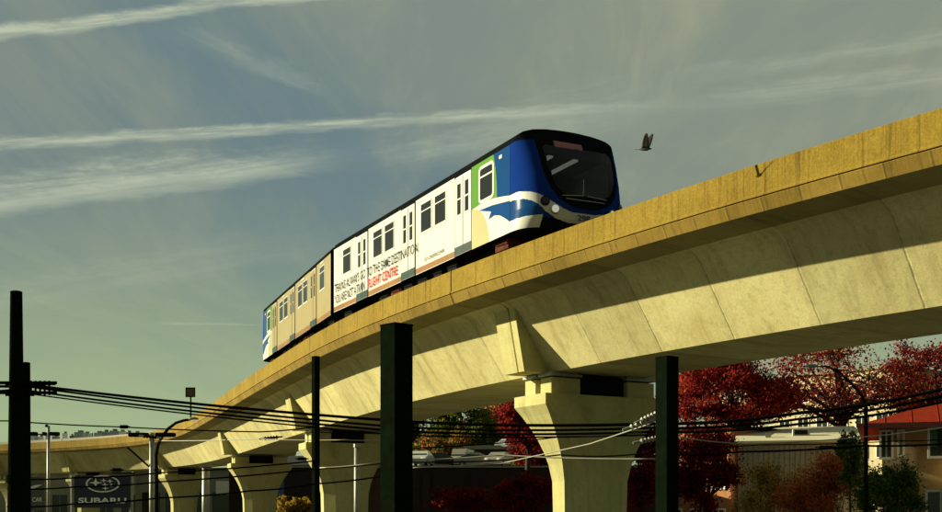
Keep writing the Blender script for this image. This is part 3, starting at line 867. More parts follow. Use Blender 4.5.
insulator(649, 440, 19, (1, 0, .2), 'lower pale insulator hanging left of the right square post', r=.05, ln=.3)
insulator(150, 437, 33, (1, 0, -.1), 'small dark insulator on the thin wire by the street lamp', r=.06, ln=.4, mat=M_DARKMETAL)
insulator(271, 438, 32, (1, 0, .1), 'small dark insulator in front of the girder web joint', r=.06, ln=.4, mat=M_DARKMETAL)
def cable_box(px, py, y, wpx, hpx, label):
    c = P(px, py, y); wd, hd = wpx*y/FPX, hpx*y/FPX
    root = empty('cable_box', c); tag(root, label, 'cable box', 'small boxes on the wires')
    mb = MB(); mb.box((0,0,0), (wd, hd*.8, hd), bev=hd*.15); mb.build('casing', M_DARKMETAL, root)
    mb = MB(); mb.tube([(-wd*.75, 0, 0), (wd*.75, 0, 0)], hd*.2, n=8); mb.build('gland', M_DARKMETAL, root)
cable_box(124, 427, 34, 8, 3.6, 'small black box on the thin wire above the far parapet')
cable_box(117, 470, 30, 9, 3.5, 'pale grey junction box on the wire above the blue billboard')
cable_box(826, 447.3, 20, 14, 3, 'long black splice box on the wire over the grey shed')
cable_box(302, 459, 30, 9, 3, 'black splice box on the wire left of the slim post')

# ------------------------------------------------------------------ lamps and signs
def pole_tube(px, pytop, y, wpx, mat, root, name='pole'):
    top = EYE+(512-pytop)*y/FPX
    mb = MB(); mb.tube([(0,0,0), (0,0,top)], [wpx/2*y/FPX*1.15, wpx/2*y/FPX], n=12); return mb.build(name, mat, root, smooth=True), top
y = 36
c = P(152, 512, y); c.z = 0
r = empty('street_lamp', c); tag(r, 'galvanised lamp post with two flat bar luminaires in front of the guideway', 'street lamp')
_, top = pole_tube(152, 433, y, 5, M_GALV, r)
for sx in (-1, 1):
    mb = MB(); mb.box((sx*.42, 0, top-.06), (.62, .22, .13), bev=.03); mb.build('luminaire', M_DARKMETAL, r)
mb = MB(); mb.tube([(-.75, -.1, top-.45), (-.1, 0, top-1.05), (.15, 0, top-1.2)], .03); mb.build('brace', M_DARKMETAL, r)
c = P(156.5, 512, 37); c.z = 0
r = empty('street_lamp', c); tag(r, 'street lamp with a black arched arm and small tan lamp head', 'street lamp')
def rel(px, py, y=37): return P(px, py, y)-Vector((c.x, c.y, 0))
mb = MB(); mb.tube([(0,0,0), rel(156.5, 470), rel(156, 455), rel(158, 445), rel(162, 437), rel(168, 429), rel(176, 423), rel(184, 420.5), rel(191, 419.5)], [.07,.06,.055,.055,.05,.05,.045,.045,.04], n=10); mb.build('arched_pole', M_DARKMETAL, r, smooth=True)
mb = MB(); mb.ellipsoid(rel(193.5, 419), (.17, .10, .06)); hd = mb.build('lamp_head', plain('tan_lamp_housing', (.32,.22,.1), .5), r)
mb = MB(); mb.ellipsoid(rel(194, 420), (.13, .08, .045)); mb.build('lens', M_LAMP, hd)
y = 52
c = P(48.5, 512, y); c.z = 0
r = empty('lamp_post', c); tag(r, 'slim pale post with black floodlights beside the blue billboard', 'lamp post')
_, top = pole_tube(48.5, 426, y, 3, M_GALV, r)
mb = MB(); mb.ellipsoid((-.08, 0, top), (.08,.08,.07)); mb.build('finial', M_DARKMETAL, r)
for px, wp in ((33, 8), (44.5, 3), (54.5, 9)):
    mb = MB(); q = P(px, 434, y)-Vector((c.x, c.y, 0)); mb.box(q, (wp*y/FPX, .3, 3.6*y/FPX), bev=.02); mb.build('floodlight', M_DARKMETAL, r)
mb = MB(); q = P(43, 434.5, y)-Vector((c.x, c.y, 0)); mb.box(q, (28*y/FPX, .05, .05)); mb.build('cross_bar', M_DARKMETAL, r)
# thin grey column before the second pier
c = P(357, 512, 48); c.z = 0
r = empty('lamp_post', c); tag(r, 'thin grey column in front of the pier left of the broadest black post', 'lamp post')
pole_tube(357, 447, 48, 5.5, M_GALV, r)
mb = MB(); mb.tube([(0,0,EYE+65*48/FPX-.02), (0,0,EYE+65*48/FPX+.12)], .15, n=12); mb.build('cap', M_GALV, r)
# pale column left of the pier with the yellow shrub
c = P(206, 512, 74); c.z = 0
r = empty('lamp_post', c); tag(r, 'stout pale grey column between the two left piers', 'lamp post')
pole_tube(206, 467, 74, 7.5, M_GALV, r)
mb = MB(); mb.box((0,0,EYE+45*74/FPX+.05), (.8,.7,.12)); mb.build('cap', M_GALV, r)
# black lamp post and mast arm before the red roofed house
c = P(866, 512, 38); c.z = 0
r = empty('street_lamp', c); tag(r, 'black street lamp with long bent arm in front of the red maple tree', 'street lamp')
def rel2(px, py, y=38): return P(px, py, y)-Vector((c.x, c.y, 0))
mb = MB(); mb.tube([(0,0,0), rel2(866, 470), rel2(866, 405), rel2(862, 396), rel2(852, 384), rel2(838, 371), rel2(826, 366.5), rel2(815, 366.5)], [.08,.07,.06,.05,.045,.04,.035,.03], n=10); mb.build('arched_pole', M_DARKMETAL, r, smooth=True)
mb = MB(); mb.ellipsoid(rel2(812, 366), (.20, .12, .07)); mb.build('lamp_head', M_GALV, r)
# square board on the parapet
q = al(73.2, .1, 7.0)
r = empty('signal_board', q, 0); tag(r, 'small square brown signal board on a stalk above the guideway parapet', 'signal board')
hp = 400*0+ (EYE + (512-392.5)*q.y/FPX) - q.z; hw = 4.4*q.y/FPX
mb = MB(); mb.box((0, 0, hp), (hw*2, .06, hw*2), bev=.01); mb.build('panel', plain('brown_board', (.13,.075,.03), .6), r)
mb = MB()
for a, b, wd, hd in ((0, hw, hw*2+.06, .07), (0, -hw, hw*2+.06, .07), (hw, 0, .07, hw*2), (-hw, 0, .07, hw*2)): mb.box((a, -.05, hp+b), (wd, .05, hd))
mb.build('frame', M_DARKMETAL, r)
mb = MB(); mb.tube([(0,.05,0), (0,.05,hp)], .06, n=8); mb.build('stalk', M_DARKMETAL, r)

M_NAVY = plain('navy_sign_face', (.010, .016, .040), .4, 0, .1, 1)
M_SILVER = plain('silver_letter', (.85, .86, .84), .5, 0, .05)
y = 66
c = P(103, 512, y); c.z = 0
r = empty('billboard', c); tag(r, 'dark blue car dealer billboard with silver oval star emblem and lettering', 'billboard')
def rb(px, py): return P(px, py, y)-Vector((c.x, c.y, 0))
x0, z0 = rb(75, 508).x, rb(75, 508).z; x1, z1 = rb(131, 475.5).x, rb(131, 475.5).z
mb = MB(); mb.box(((x0+x1)/2, 0, (z0+z1)/2), (x1-x0, .25, z1-z0), bev=.02); mb.build('panel', M_NAVY, r)
for px in (72.5, 131.5):
    xx = rb(px, 500).x; mb = MB(); mb.box((xx, .02, z1/2), (.16, .2, z1), bev=.02); mb.build('side_post', M_GALV, r)
ec = rb(103.5, 484); ea, eb_ = 17*y/FPX, 8.6*y/FPX
mb = MB(); rows = []
for q in (1.0, .90): rows.append([(ec.x+ea*q*math.cos(t), -.128, ec.z+eb_*(q-.04 if q < 1 else 1)*math.sin(t)) for t in np.linspace(0, 2*math.pi, 49)])
mb.grid(rows)
def star(cx, cz, rr):
    pts = []
    for k in range(8):
        a = math.pi/4*k; q = rr if k % 2 == 0 else rr*.30
        pts.append((cx+q*1.5*math.cos(a) if k % 4 != 2 and k % 4 != 6 else cx+q*math.cos(a), -.128, cz+q*math.sin(a)))
    for k in range(8): mb.face([(cx, -.128, cz), pts[k], pts[(k+1) % 8]])
star(ec.x-ea*.42, ec.z+eb_*.12, .27)
for dx, dz in ((.05, .38), (.42, .30), (.12, -.12), (.50, -.18), (.15, -.52)): star(ec.x+ea*dx, ec.z+eb_*dz, .14)
mb.build('emblem', M_SILVER, r)
M = Matrix.Translation(Vector((rb(79, 503.5).x, -.129, rb(79, 503.5).z))) @ Matrix.Rotation(R(90), 4, 'X')
text_mesh('lettering', 'SUBARU', 48.0*y/FPX, 5.6*y/FPX, M_SILVER, r, M, bold=.03)
# second, greyer sign at the very left
y = 72
c = P(33, 512, y); c.z = 0
r = empty('billboard', c); tag(r, 'grey sign with pale swoosh partly hidden behind the round black poles', 'billboard')
x0, z0 = rb(18, 511).x, rb(18, 511).z; x1, z1 = rb(45, 477).x, rb(45, 477).z
mb = MB(); mb.box(((x0+x1)/2, 0, (z0+z1)/2), (x1-x0, .25, z1-z0), bev=.02); mb.build('panel', plain('grey_sign_face', (.10,.10,.085), .5), r)
mb = MB(); mb.box(((x0+x1)/2, .05, z0/2), (.2, .16, z0)); mb.build('post', M_GALV, r)
mb = MB(); rows = []
for q in (0, 1): rows.append([(rb(23+20*t, 0).x, -.128, rb(0, 492-7*t - (2.2*math.sin(math.pi*t) if q else -.8*math.sin(math.pi*t))).z) for t in np.linspace(0, 1, 14)])
mb.grid(rows); mb.build('emblem', M_SILVER, r)
M = Matrix.Translation(Vector((rb(33, 502).x, -.129, rb(33, 502).z))) @ Matrix.Rotation(R(90), 4, 'X')
text_mesh('lettering', 'CAR', 10*y/FPX, 4.5*y/FPX, M_SILVER, r, M, bold=.02)
# ------------------------------------------------------------------ trees and shrubs
L_RED = leafmat('red_maple_leaves', [(.10,.008,.010), (.24,.016,.014), (.38,.03,.020), (.48,.09,.03), (.44,.16,.04)], .55)
L_DKRED = leafmat('dark_red_leaves', [(.05,.006,.006), (.12,.010,.010), (.20,.015,.013), (.32,.05,.025)], .45)
L_ORG = leafmat('orange_brown_leaves', [(.26,.15,.03), (.42,.22,.05), (.52,.31,.07), (.46,.38,.11)], .5)
L_GRN = leafmat('green_leaves', [(.025,.05,.010), (.05,.09,.016), (.09,.14,.022), (.16,.18,.03)], .35)
L_YEL = leafmat('yellow_leaves', [(.16,.13,.015), (.28,.20,.02), (.36,.25,.03), (.30,.16,.02)], .45)
L_MIX = leafmat('autumn_mixed_leaves', [(.16,.14,.03), (.36,.19,.05), (.52,.17,.05), (.60,.11,.06)], .5)
L_CRIM = leafmat('crimson_leaves', [(.05,.006,.008), (.15,.011,.013), (.29,.022,.02), (.42,.07,.035)], .5)
M_BARK = plain('dark_bark', (.035,.025,.018), .9, 0, .3, 6)

def leaf_quads(pts, size, rng, flat=.0):
    """numpy leaf cloud: one small bent quad per point"""
    n = len(pts)
    a = rng.normal(size=(n, 3)); a /= np.linalg.norm(a, axis=1)[:, None]
    b = rng.normal(size=(n, 3)); b -= a*(a*b).sum(1)[:, None]; b /= np.linalg.norm(b, axis=1)[:, None]
    sz = size*rng.uniform(.6, 1.35, n)[:, None]
    a *= sz; b *= sz*.62
    v = np.stack([pts-a, pts-b*.9+a*.1, pts+a, pts+b*.9+a*.1], 1).reshape(-1, 3)
    return v
def np_mesh(name, v, mat, parent):
    n = len(v)//4
    me = bpy.data.meshes.new(name)
    me.vertices.add(len(v)); me.vertices.foreach_set('co', v.astype(np.float32).ravel())
    me.loops.add(len(v)); me.loops.foreach_set('vertex_index', np.arange(len(v), dtype=np.int32))
    me.polygons.add(n); me.polygons.foreach_set('loop_start', np.arange(0, len(v), 4, dtype=np.int32))
    me.update(calc_edges=True); me.materials.append(mat)
    o = bpy.data.objects.new(name, me); COL.objects.link(o); o.parent = parent; return o

def tree(name, label, cat, group, base, ctr, rad, n_leaf, size, mat, seed, tr=.16, limbs=9, twigs=7, spread=.42, gap=0.0, shrub=False, mats2=None):
    """base (x,y,z); crown centre and radii relative to the base; limbs fork into twigs, leaves sit in clumps on the twigs"""
    rng = np.random.default_rng(seed)
    root = empty(name, base); tag(root, label, cat, group)
    ctr = np.array(ctr, float); rad = np.array(rad, float)
    mb = MB(); tips = []
    ft = Vector((0, 0, max(.3, ctr[2]-rad[2]*.75))) if not shrub else Vector((0, 0, .15))
    if not shrub:
        mb.tube([(0,0,0), (rng.normal()*.05, rng.normal()*.05, ft.z*.5), tuple(ft)], [tr*1.25, tr, tr*.8], n=9)
    for k in range(limbs):
        ph = 2*math.pi*(k+rng.uniform(-.3, .3))/limbs; cz = rng.uniform(-.35, .95)
        rr = math.sqrt(max(0, 1-cz*cz))*rng.uniform(.6, .95)
        e = ctr + rad*np.array([math.cos(ph)*rr, math.sin(ph)*rr, cz*.9])
        st = np.array(ft) + np.array([0, 0, rng.uniform(0, .35)*(ctr[2]-ft.z if not shrub else .2)]) + (rng.normal(size=3)*.15*rad if shrub else 0)
        if shrub: st[2] = .02
        mid = st*.5+e*.5 + np.array([0, 0, rad[2]*.10]) + rng.normal(size=3)*rad*.06
        q1 = st*.78+mid*.22+np.array([0, 0, .05*rad[2]])
        mb.tube([tuple(st), tuple(q1), tuple(mid), tuple(e)], [tr*.5, tr*.42, tr*.28, tr*.09], n=6, caps=False)
        tips.append(e)
        for j in range(twigs):
            u = rng.uniform(.3, 1); bp = (mid*(1-u)+e*u) if u > .4 else (st*(1-u*1.5)+mid*(u*1.5))
            dv = rng.normal(size=3); dv /= np.linalg.norm(dv); dv[2] = dv[2]*.7+.25
            ln = spread*rng.uniform(.6, 1.3)
            tp = bp + dv*rad*ln
            q = (tp-ctr)/rad; m = np.linalg.norm(q)
            if m > 1.05: tp = ctr + q/m*rad*rng.uniform(.9, 1.06)
            md = bp*.5+tp*.5 + rng.normal(size=3)*rad*.03
            mb.tube([tuple(bp), tuple(md), tuple(tp)], [tr*.16, tr*.10, tr*.04], n=4, caps=False)
            tips.append(tp); tips.append(md)
    mb.build('trunk' if not shrub else 'stems', M_BARK, root)
    tips = np.array(tips)
    keep = rng.random(len(tips)) > gap; tips = tips[keep]
    wts = rng.uniform(.3, 1.6, len(tips)); wts /= wts.sum()
    idx = rng.choice(len(tips), n_leaf, p=wts)
    pts = tips[idx] + rng.normal(size=(n_leaf, 3))*rad*np.array([.10, .10, .085])
    pts[:, 2] = np.maximum(pts[:, 2], .05)
    if mats2:
        k = rng.random(n_leaf) < mats2[1]
        np_mesh('crown', leaf_quads(pts[~k], size, rng), mat, root)
        np_mesh('crown', leaf_quads(pts[k], size, rng), mats2[0], root)
    else: np_mesh('crown', leaf_quads(pts, size, rng), mat, root)
    return root
def gtree(name, label, cat, group, px, y, pyc, rpx, rpy, n, size, mat, seed, **kw):
    """tree standing on the ground whose crown centre is seen at photo pixel (px, pyc)"""
    c = P(px, pyc, y); rx, rz = rpx*y/FPX, rpy*y/FPX
    return tree(name, label, cat, group, (c.x, y, 0), (0, 0, c.z), (rx, rx*.85, rz), n, size, mat, seed, **kw)
GT = 'autumn trees behind the guideway'
gtree('maple_tree', 'open red maple with bare dark limbs showing, above the pale shed roof', 'tree', GT, 842, 76, 384, 100, 66, 13000, .10, L_CRIM, 11, tr=.38, limbs=17, twigs=9, spread=.34, gap=.34, mats2=(L_ORG, .12))
gtree('maple_tree', 'dense bright red maple under the girder, just right of the right square post', 'tree', GT, 733, 70, 398, 68, 52, 27000, .10, L_CRIM, 12, tr=.26, limbs=13, twigs=10, spread=.34, gap=.2, mats2=(L_RED, .16))
gtree('maple_tree', 'dark red maple in front of the brick building right of the right square post', 'tree', GT, 706, 56, 474, 42, 58, 14500, .085, L_DKRED, 13, tr=.2, limbs=10, gap=.12)
gtree('maple_tree', 'dark red maple between the widest pier and the right square post', 'tree', GT, 642, 54, 478, 30, 55, 12000, .085, L_DKRED, 14, tr=.18)
gtree('maple_tree', 'red maple seen left of the flared head of the widest pier', 'tree', GT, 528, 84, 428, 34, 38, 13000, .115, L_CRIM, 15, tr=.22)
gtree('maple_tree', 'red maple with thinning crown at the right edge, behind the red roofed house', 'tree', GT, 935, 84, 380, 54, 50, 10000, .11, L_DKRED, 16, tr=.28, gap=.2)
gtree('maple_tree', 'small orange yellow tree peeking out right of the right square post, below the girder', 'tree', GT, 694, 80, 388, 20, 28, 3800, .15, L_ORG, 17, tr=.16)
gtree('leafy_tree', 'green tree with yellowing leaves above the parked cars', 'tree', GT, 462, 165, 430, 42, 44, 20000, .22, L_GRN, 18, tr=.4, mats2=(L_YEL, .15))
gtree('leafy_tree', 'pale trunked green tree right of the broad black post, behind the parked cars', 'tree', GT, 424, 172, 430, 38, 44, 15000, .22, L_GRN, 19, tr=.4, gap=.1, mats2=(L_ORG, .2))
gtree('leafy_tree', 'green and orange tree beside the silver car', 'tree', GT, 501, 175, 430, 38, 44, 16000, .22, L_MIX, 20, tr=.35)
gtree('shrub', 'yellow leaved shrub between the slim black post and the pier left of it', 'shrub', GT, 294, 86, 508, 18, 15, 3600, .13, L_YEL, 21, tr=.06, shrub=False)
GS = 'autumn shrubs before the shed and house'
gtree('shrub', 'olive and orange shrub at the left end of the grey shed wall', 'shrub', GS, 775, 50, 500, 42, 40, 12000, .055, L_ORG, 22, tr=.06, limbs=18, gap=.12, shrub=True, mats2=(L_GRN, .3))
gtree('shrub', 'rusty red shrub in the middle of the grey shed wall', 'shrub', GS, 822, 48, 494, 48, 44, 15000, .055, L_MIX, 23, tr=.06, limbs=20, gap=.1, shrub=True, mats2=(L_RED, .4))
gtree('shrub', 'dark green bush right of the black lamp post, in front of the house', 'shrub', GS, 889, 42, 494, 34, 42, 10000, .06, L_GRN, 24, tr=.05, limbs=18, gap=.2, shrub=True)
gtree('shrub', 'sparse green sapling left of the black lamp post', 'shrub', GS, 850, 46, 466, 16, 34, 1800, .075, L_GRN, 25, tr=.05, limbs=9, gap=.25)

gtree('hedge', 'dark crimson hedge at the foot of the parking deck, next to the widest pier', 'hedge', GS, 525, 54, 500, 34, 26, 7500, .085, L_DKRED, 31, tr=.05, limbs=14, spread=.3)
gtree('hedge', 'dark red hedge below the parked cars, right of the broad black post', 'hedge', GS, 462, 55, 506, 34, 20, 5500, .085, L_DKRED, 32, tr=.05, limbs=14, spread=.3)
gtree('leafy_tree', 'low olive and orange tree filling the gap behind the dark parked car', 'tree', GT, 447, 140, 452, 30, 22, 9000, .2, L_MIX, 41, tr=.25, mats2=(L_GRN, .5))
gtree('maple_tree', 'low dark red maple between the parked cars and the widest pier', 'tree', GT, 535, 120, 458, 30, 26, 9000, .16, L_DKRED, 42, tr=.25)
# ------------------------------------------------------------------ buildings
M_SHEDW = plain('grey_shed_wall', (.26, .265, .21), .8, 0, .12, 1.5)
M_SHEDR = plain('pale_shed_roof', (.62, .58, .40), .7, 0, .08, 1.2)
M_TILE = plain('red_roof', (.24, .024, .010), .95, 0, .22, 3, spec=.04)
M_REDB = plain('dark_red_trim', (.12, .018, .012), .6, 0, .15, 3)
M_TANW = plain('tan_wall', (.46, .35, .19), .85, 0, .15, 2)
M_CREAM = plain('cream_wall', (.58, .50, .30), .85, 0, .12, 1)
M_BRICK = plain('orange_brick_wall', (.42, .17, .075), .85, 0, .25, 4)
M_FRAME = plain('white_window_frame', (.80, .78, .68), .5, 0, .05)
M_PANE = glass_dark('window_pane', (.018, .024, .022), .08, .5)
M_CURT = plain('green_curtain', (.10, .20, .14), .8, 0, .3, 8)
M_CURT2 = plain('cream_curtain', (.40, .36, .24), .8, 0, .3, 8)
M_GREYW = plain('grey_brown_wall', (.30, .275, .19), .85, 0, .12, 1)
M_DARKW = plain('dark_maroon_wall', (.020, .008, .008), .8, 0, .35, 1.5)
M_CONCW = plain('grey_concrete_edge', (.32, .30, .23), .85, 0, .2, 1)

def bpart(root, name, mat, boxes, parent=None, bev=0):
    mb = MB()
    for c, d in boxes: mb.box(c, d, bev=bev)
    return mb.build(name, mat, parent or root)
def window(root, x, y, z, w, h, mull=1, pane=None, curtain=None, tb=.10, frm=None):
    """window set in a wall whose outer face is at local y (facing -y)"""
    fr = MB()
    for sx in (-1, 1): fr.box((x+sx*(w/2-tb/2), y-.02, z), (tb, .12, h))
    for sz in (-1, 1): fr.box((x, y-.022, z+sz*(h/2-tb/2)), (w-2*tb-.002, .12, tb))
    for k in range(mull): fr.box((x-w/2+w*(k+1)/(mull+1), y-.018, z), (tb*.7, .10, h-2*tb-.002))
    o = fr.build('window', frm or M_FRAME, root)
    bpart(root, 'pane', pane or M_PANE, [((x, y-.012, z), (w-2*tb+.02, .02, h-2*tb+.02))], o)
    if curtain: bpart(root, 'curtain', curtain[0], [((x+curtain[1]*w, y-.030, z+curtain[3]*h), (w*curtain[2], .012, h*curtain[4]))], o)
    return o

# grey shed with pale low roof
root = empty('shed', P(803, 512, 62)*1, R(-14)); root.location.z = 0
tag(root, 'long dark grey shed with pale low-pitched roof behind the shrubs', 'shed')
xl, xr = (740-803)*62/FPX, (862-803)*62/FPX
he = EYE + (512-441)*62/FPX; hr = EYE + (512-427.5)*72/FPX
bpart(root, 'wall', M_SHEDW, [(((xl+xr)/2, 4.8, he/2), (xr-xl, 9.6, he))])
mb = MB(); n = 24
for k in range(n+1): mb.box((xl+(xr-xl)*k/n, -.02, he/2-.1), (.03, .03, he-.2))
mb.build('wall_batten', M_SHEDW, root)
mb = MB()
mb.face([(xl-.2, -.3, he+.02), (xr+.2, -.3, he+.02), (xr+.2, 10, hr), (xl-.2, 10, hr)]); mb.face([(xl-.2, -.3, he-.1), (xr+.2, -.3, he-.1), (xr+.2, 10, hr-.12), (xl-.2, 10, hr-.12)][::-1])
mb.face([(xl-.2, -.3, he-.1), (xr+.2, -.3, he-.1), (xr+.2, -.3, he+.02), (xl-.2, -.3, he+.02)])
mb.face([(xl-.2, -.3, he-.1), (xl-.2, -.3, he+.02), (xl-.2, 10, hr), (xl-.2, 10, hr-.12)]); mb.face([(xr+.2, -.3, he-.1), (xr+.2, 10, hr-.12), (xr+.2, 10, hr), (xr+.2, -.3, he+.02)])
mb.build('roof', M_SHEDR, root)
mb = MB(); mb.box((0, 3.2, he+.65), (.95, .7, .42), bev=.03); un = mb.build('roof_unit', M_GALV, root)
mb = MB(); mb.box((0, 2.84, he+.65), (.7, .02, .24)); mb.build('grille', M_DARKMETAL, un)
bpart(root, 'roof_vent', M_GALV, [((-1.8, 2.0, he+.42), (.3, .3, .35)), ])

# red roofed house
yaw = R(-20)
o = P(872, 512, 50); o.z = 0
root = empty('house', o, yaw); tag(root, 'tan house with red hipped roof and white windows at the right edge', 'house')
hz = EYE + (512-425)*50/FPX; WD, DP = 12.0, 11.0
mb = MB(); mb.box((1.9, 6.2, hz/2), (3.0, DP-1.6, hz)); mb.box((3.4+5.2, 5.5, hz/2-.0), (10.4, DP, hz-.004)); mb.build('wall', M_TANW, root)
ov = .55; ez = hz; tn = .34; dd = 5.6
mb = MB()
e = [(-ov, -ov, ez), (14+ov, -ov, ez), (14+ov, DP+ov, ez), (-ov, DP+ov, ez)]
r1 = (-ov+dd+.45, DP/2, ez+tn*(DP/2+ov)); r2 = (14+ov-dd-.45, DP/2, ez+tn*(DP/2+ov))
mb.face([e[0], e[1], r2, r1]); mb.face([e[1], e[2], r2]); mb.face([e[2], e[3], r1, r2]); mb.face([e[3], e[0], r1])
mb.face([(x, y, z-.02) for x, y, z in e][::-1])
for k in range(1, 14):     # seams of the sheet roof
    u = k/14; x = -ov+(14+2*ov)*u; top = min(1, (x+ov)/(dd+.45), (14+ov-x)/(dd+.45))
    mb.tube([(x, -ov, ez+.01), (x, -ov+(DP/2+ov)*top, ez+.01+tn*(DP/2+ov)*top)], .012, n=4)
rf = mb.build('roof', M_TILE, root)
bpart(root, 'fascia', M_REDB, [((7, -ov-.02, ez-.08), (14+2*ov, .06, .22)), ((-ov-.02, DP/2, ez-.08), (.06, DP+2*ov, .22))])
bpart(root, 'corner_pilaster', M_REDB, [((3.15, -.12, hz/2-.02), (.55, .3, hz-.04))])
bpart(root, 'band', M_REDB, [((9.0, -.06, EYE+(512-476)*50/FPX), (10.8, .12, .32))])
def hw(px0, px1, py0, py1, y=50, **kw):
    x0 = (px0-872)*y/FPX; x1 = (px1-872)*y/FPX
    z0 = EYE+(512-py1)*y/FPX; z1 = EYE+(512-py0)*y/FPX
    return window(root, (x0+x1)/2/math.cos(yaw), kw.pop('wy', 0), (z0+z1)/2, (x1-x0)/math.cos(yaw), z1-z0, **kw)
hw(921, 948, 427, 459, y=49.5, mull=1, curtain=(M_CURT, -.30, .22, .14, .55))
hw(954, 985, 427, 459, y=49, mull=1)
hw(878, 891, 429, 459, y=50.5, wy=1.4, mull=1)
hw(894, 901, 429, 457, y=50.5, wy=1.4, mull=0, curtain=(M_CURT2, 0, .8, 0, .9))
hw(919, 946, 490, 515, y=49.5, mull=1)
bpart(root, 'window_sill', M_FRAME, [((3.6+1.4, -.1, EYE+(512-461)*49.5/FPX), (2.4, .26, .08))])
bpart(root, 'chimney', M_REDB, [((9.2, 7.2, hz+2.6), (2.6, 1.4, 1.9))])

# brick building behind the dark maple
o = P(697, 512, 68); o.z = 0
root = empty('brick_building', o, R(-45)); tag(root, 'orange brick building seen in patches through the dark red maple', 'building')
hb = EYE+(512-428)*66/FPX
bpart(root, 'wall', M_BRICK, [((0, 4, hb/2), (4.6, 8, hb))])
bpart(root, 'roof', M_DARKMETAL, [((0, 4, hb+.1), (5.0, 8.4, .2))])
for k, x in enumerate((-1.5, 0, 1.5)):
    for z, h in ((1.3, 1.2), (3.6, 1.2)): window(root, x, 0, z, .95, h, 1)

# cream building up behind the open maple
o = P(832, 512, 125); o.z = 0
root = empty('cream_building', o, R(-50)); tag(root, 'tall cream building glowing behind the bare limbs of the open red maple', 'building')
hb = EYE+(512-374)*125/FPX
bpart(root, 'wall', M_CREAM, [((0, 6, hb/2), (15, 12, hb))])
bpart(root, 'roof', M_GREYW, [((0, 6, hb+.15), (15.5, 12.5, .3))])
for x in np.arange(-6, 6.1, 2.4):
    for z in np.arange(hb-2.2, 4, -3.2): window(root, float(x), 0, float(z), 1.5, 1.5, 1)
o = P(925, 512, 120); o.z = 0
root = empty('dark_building', o, R(-10)); tag(root, 'dark brown flat-topped building rising behind the red roof at the right edge', 'building')
hb = EYE+(512-386)*120/FPX
bpart(root, 'wall', M_REDB, [((0, 5, hb/2), (6, 10, hb))]); bpart(root, 'roof', M_CREAM, [((0, 5, hb+.2), (6.5, 10.5, .4))])
for x in (-1.6, 0, 1.6): window(root, x, 0, hb-2.0, 1.0, 1.3, 0)
# pale block behind the trees right of the post
o = P(775, 512, 150); o.z = 0
root = empty('pale_building', o, R(-48)); tag(root, 'far pale grey block behind the dense bright red maple', 'building')
hb = EYE+(512-385)*150/FPX
bpart(root, 'wall', M_GREYW, [((0, 6, hb/2), (22, 12, hb))]); bpart(root, 'roof', M_CREAM, [((0, 6, hb+.15), (22.4, 12.4, .3))])
for x in np.arange(-9, 9.1, 3):
    for z in np.arange(hb-2.5, 6, -3.5): window(root, float(x), 0, float(z), 1.8, 1.6, 1)

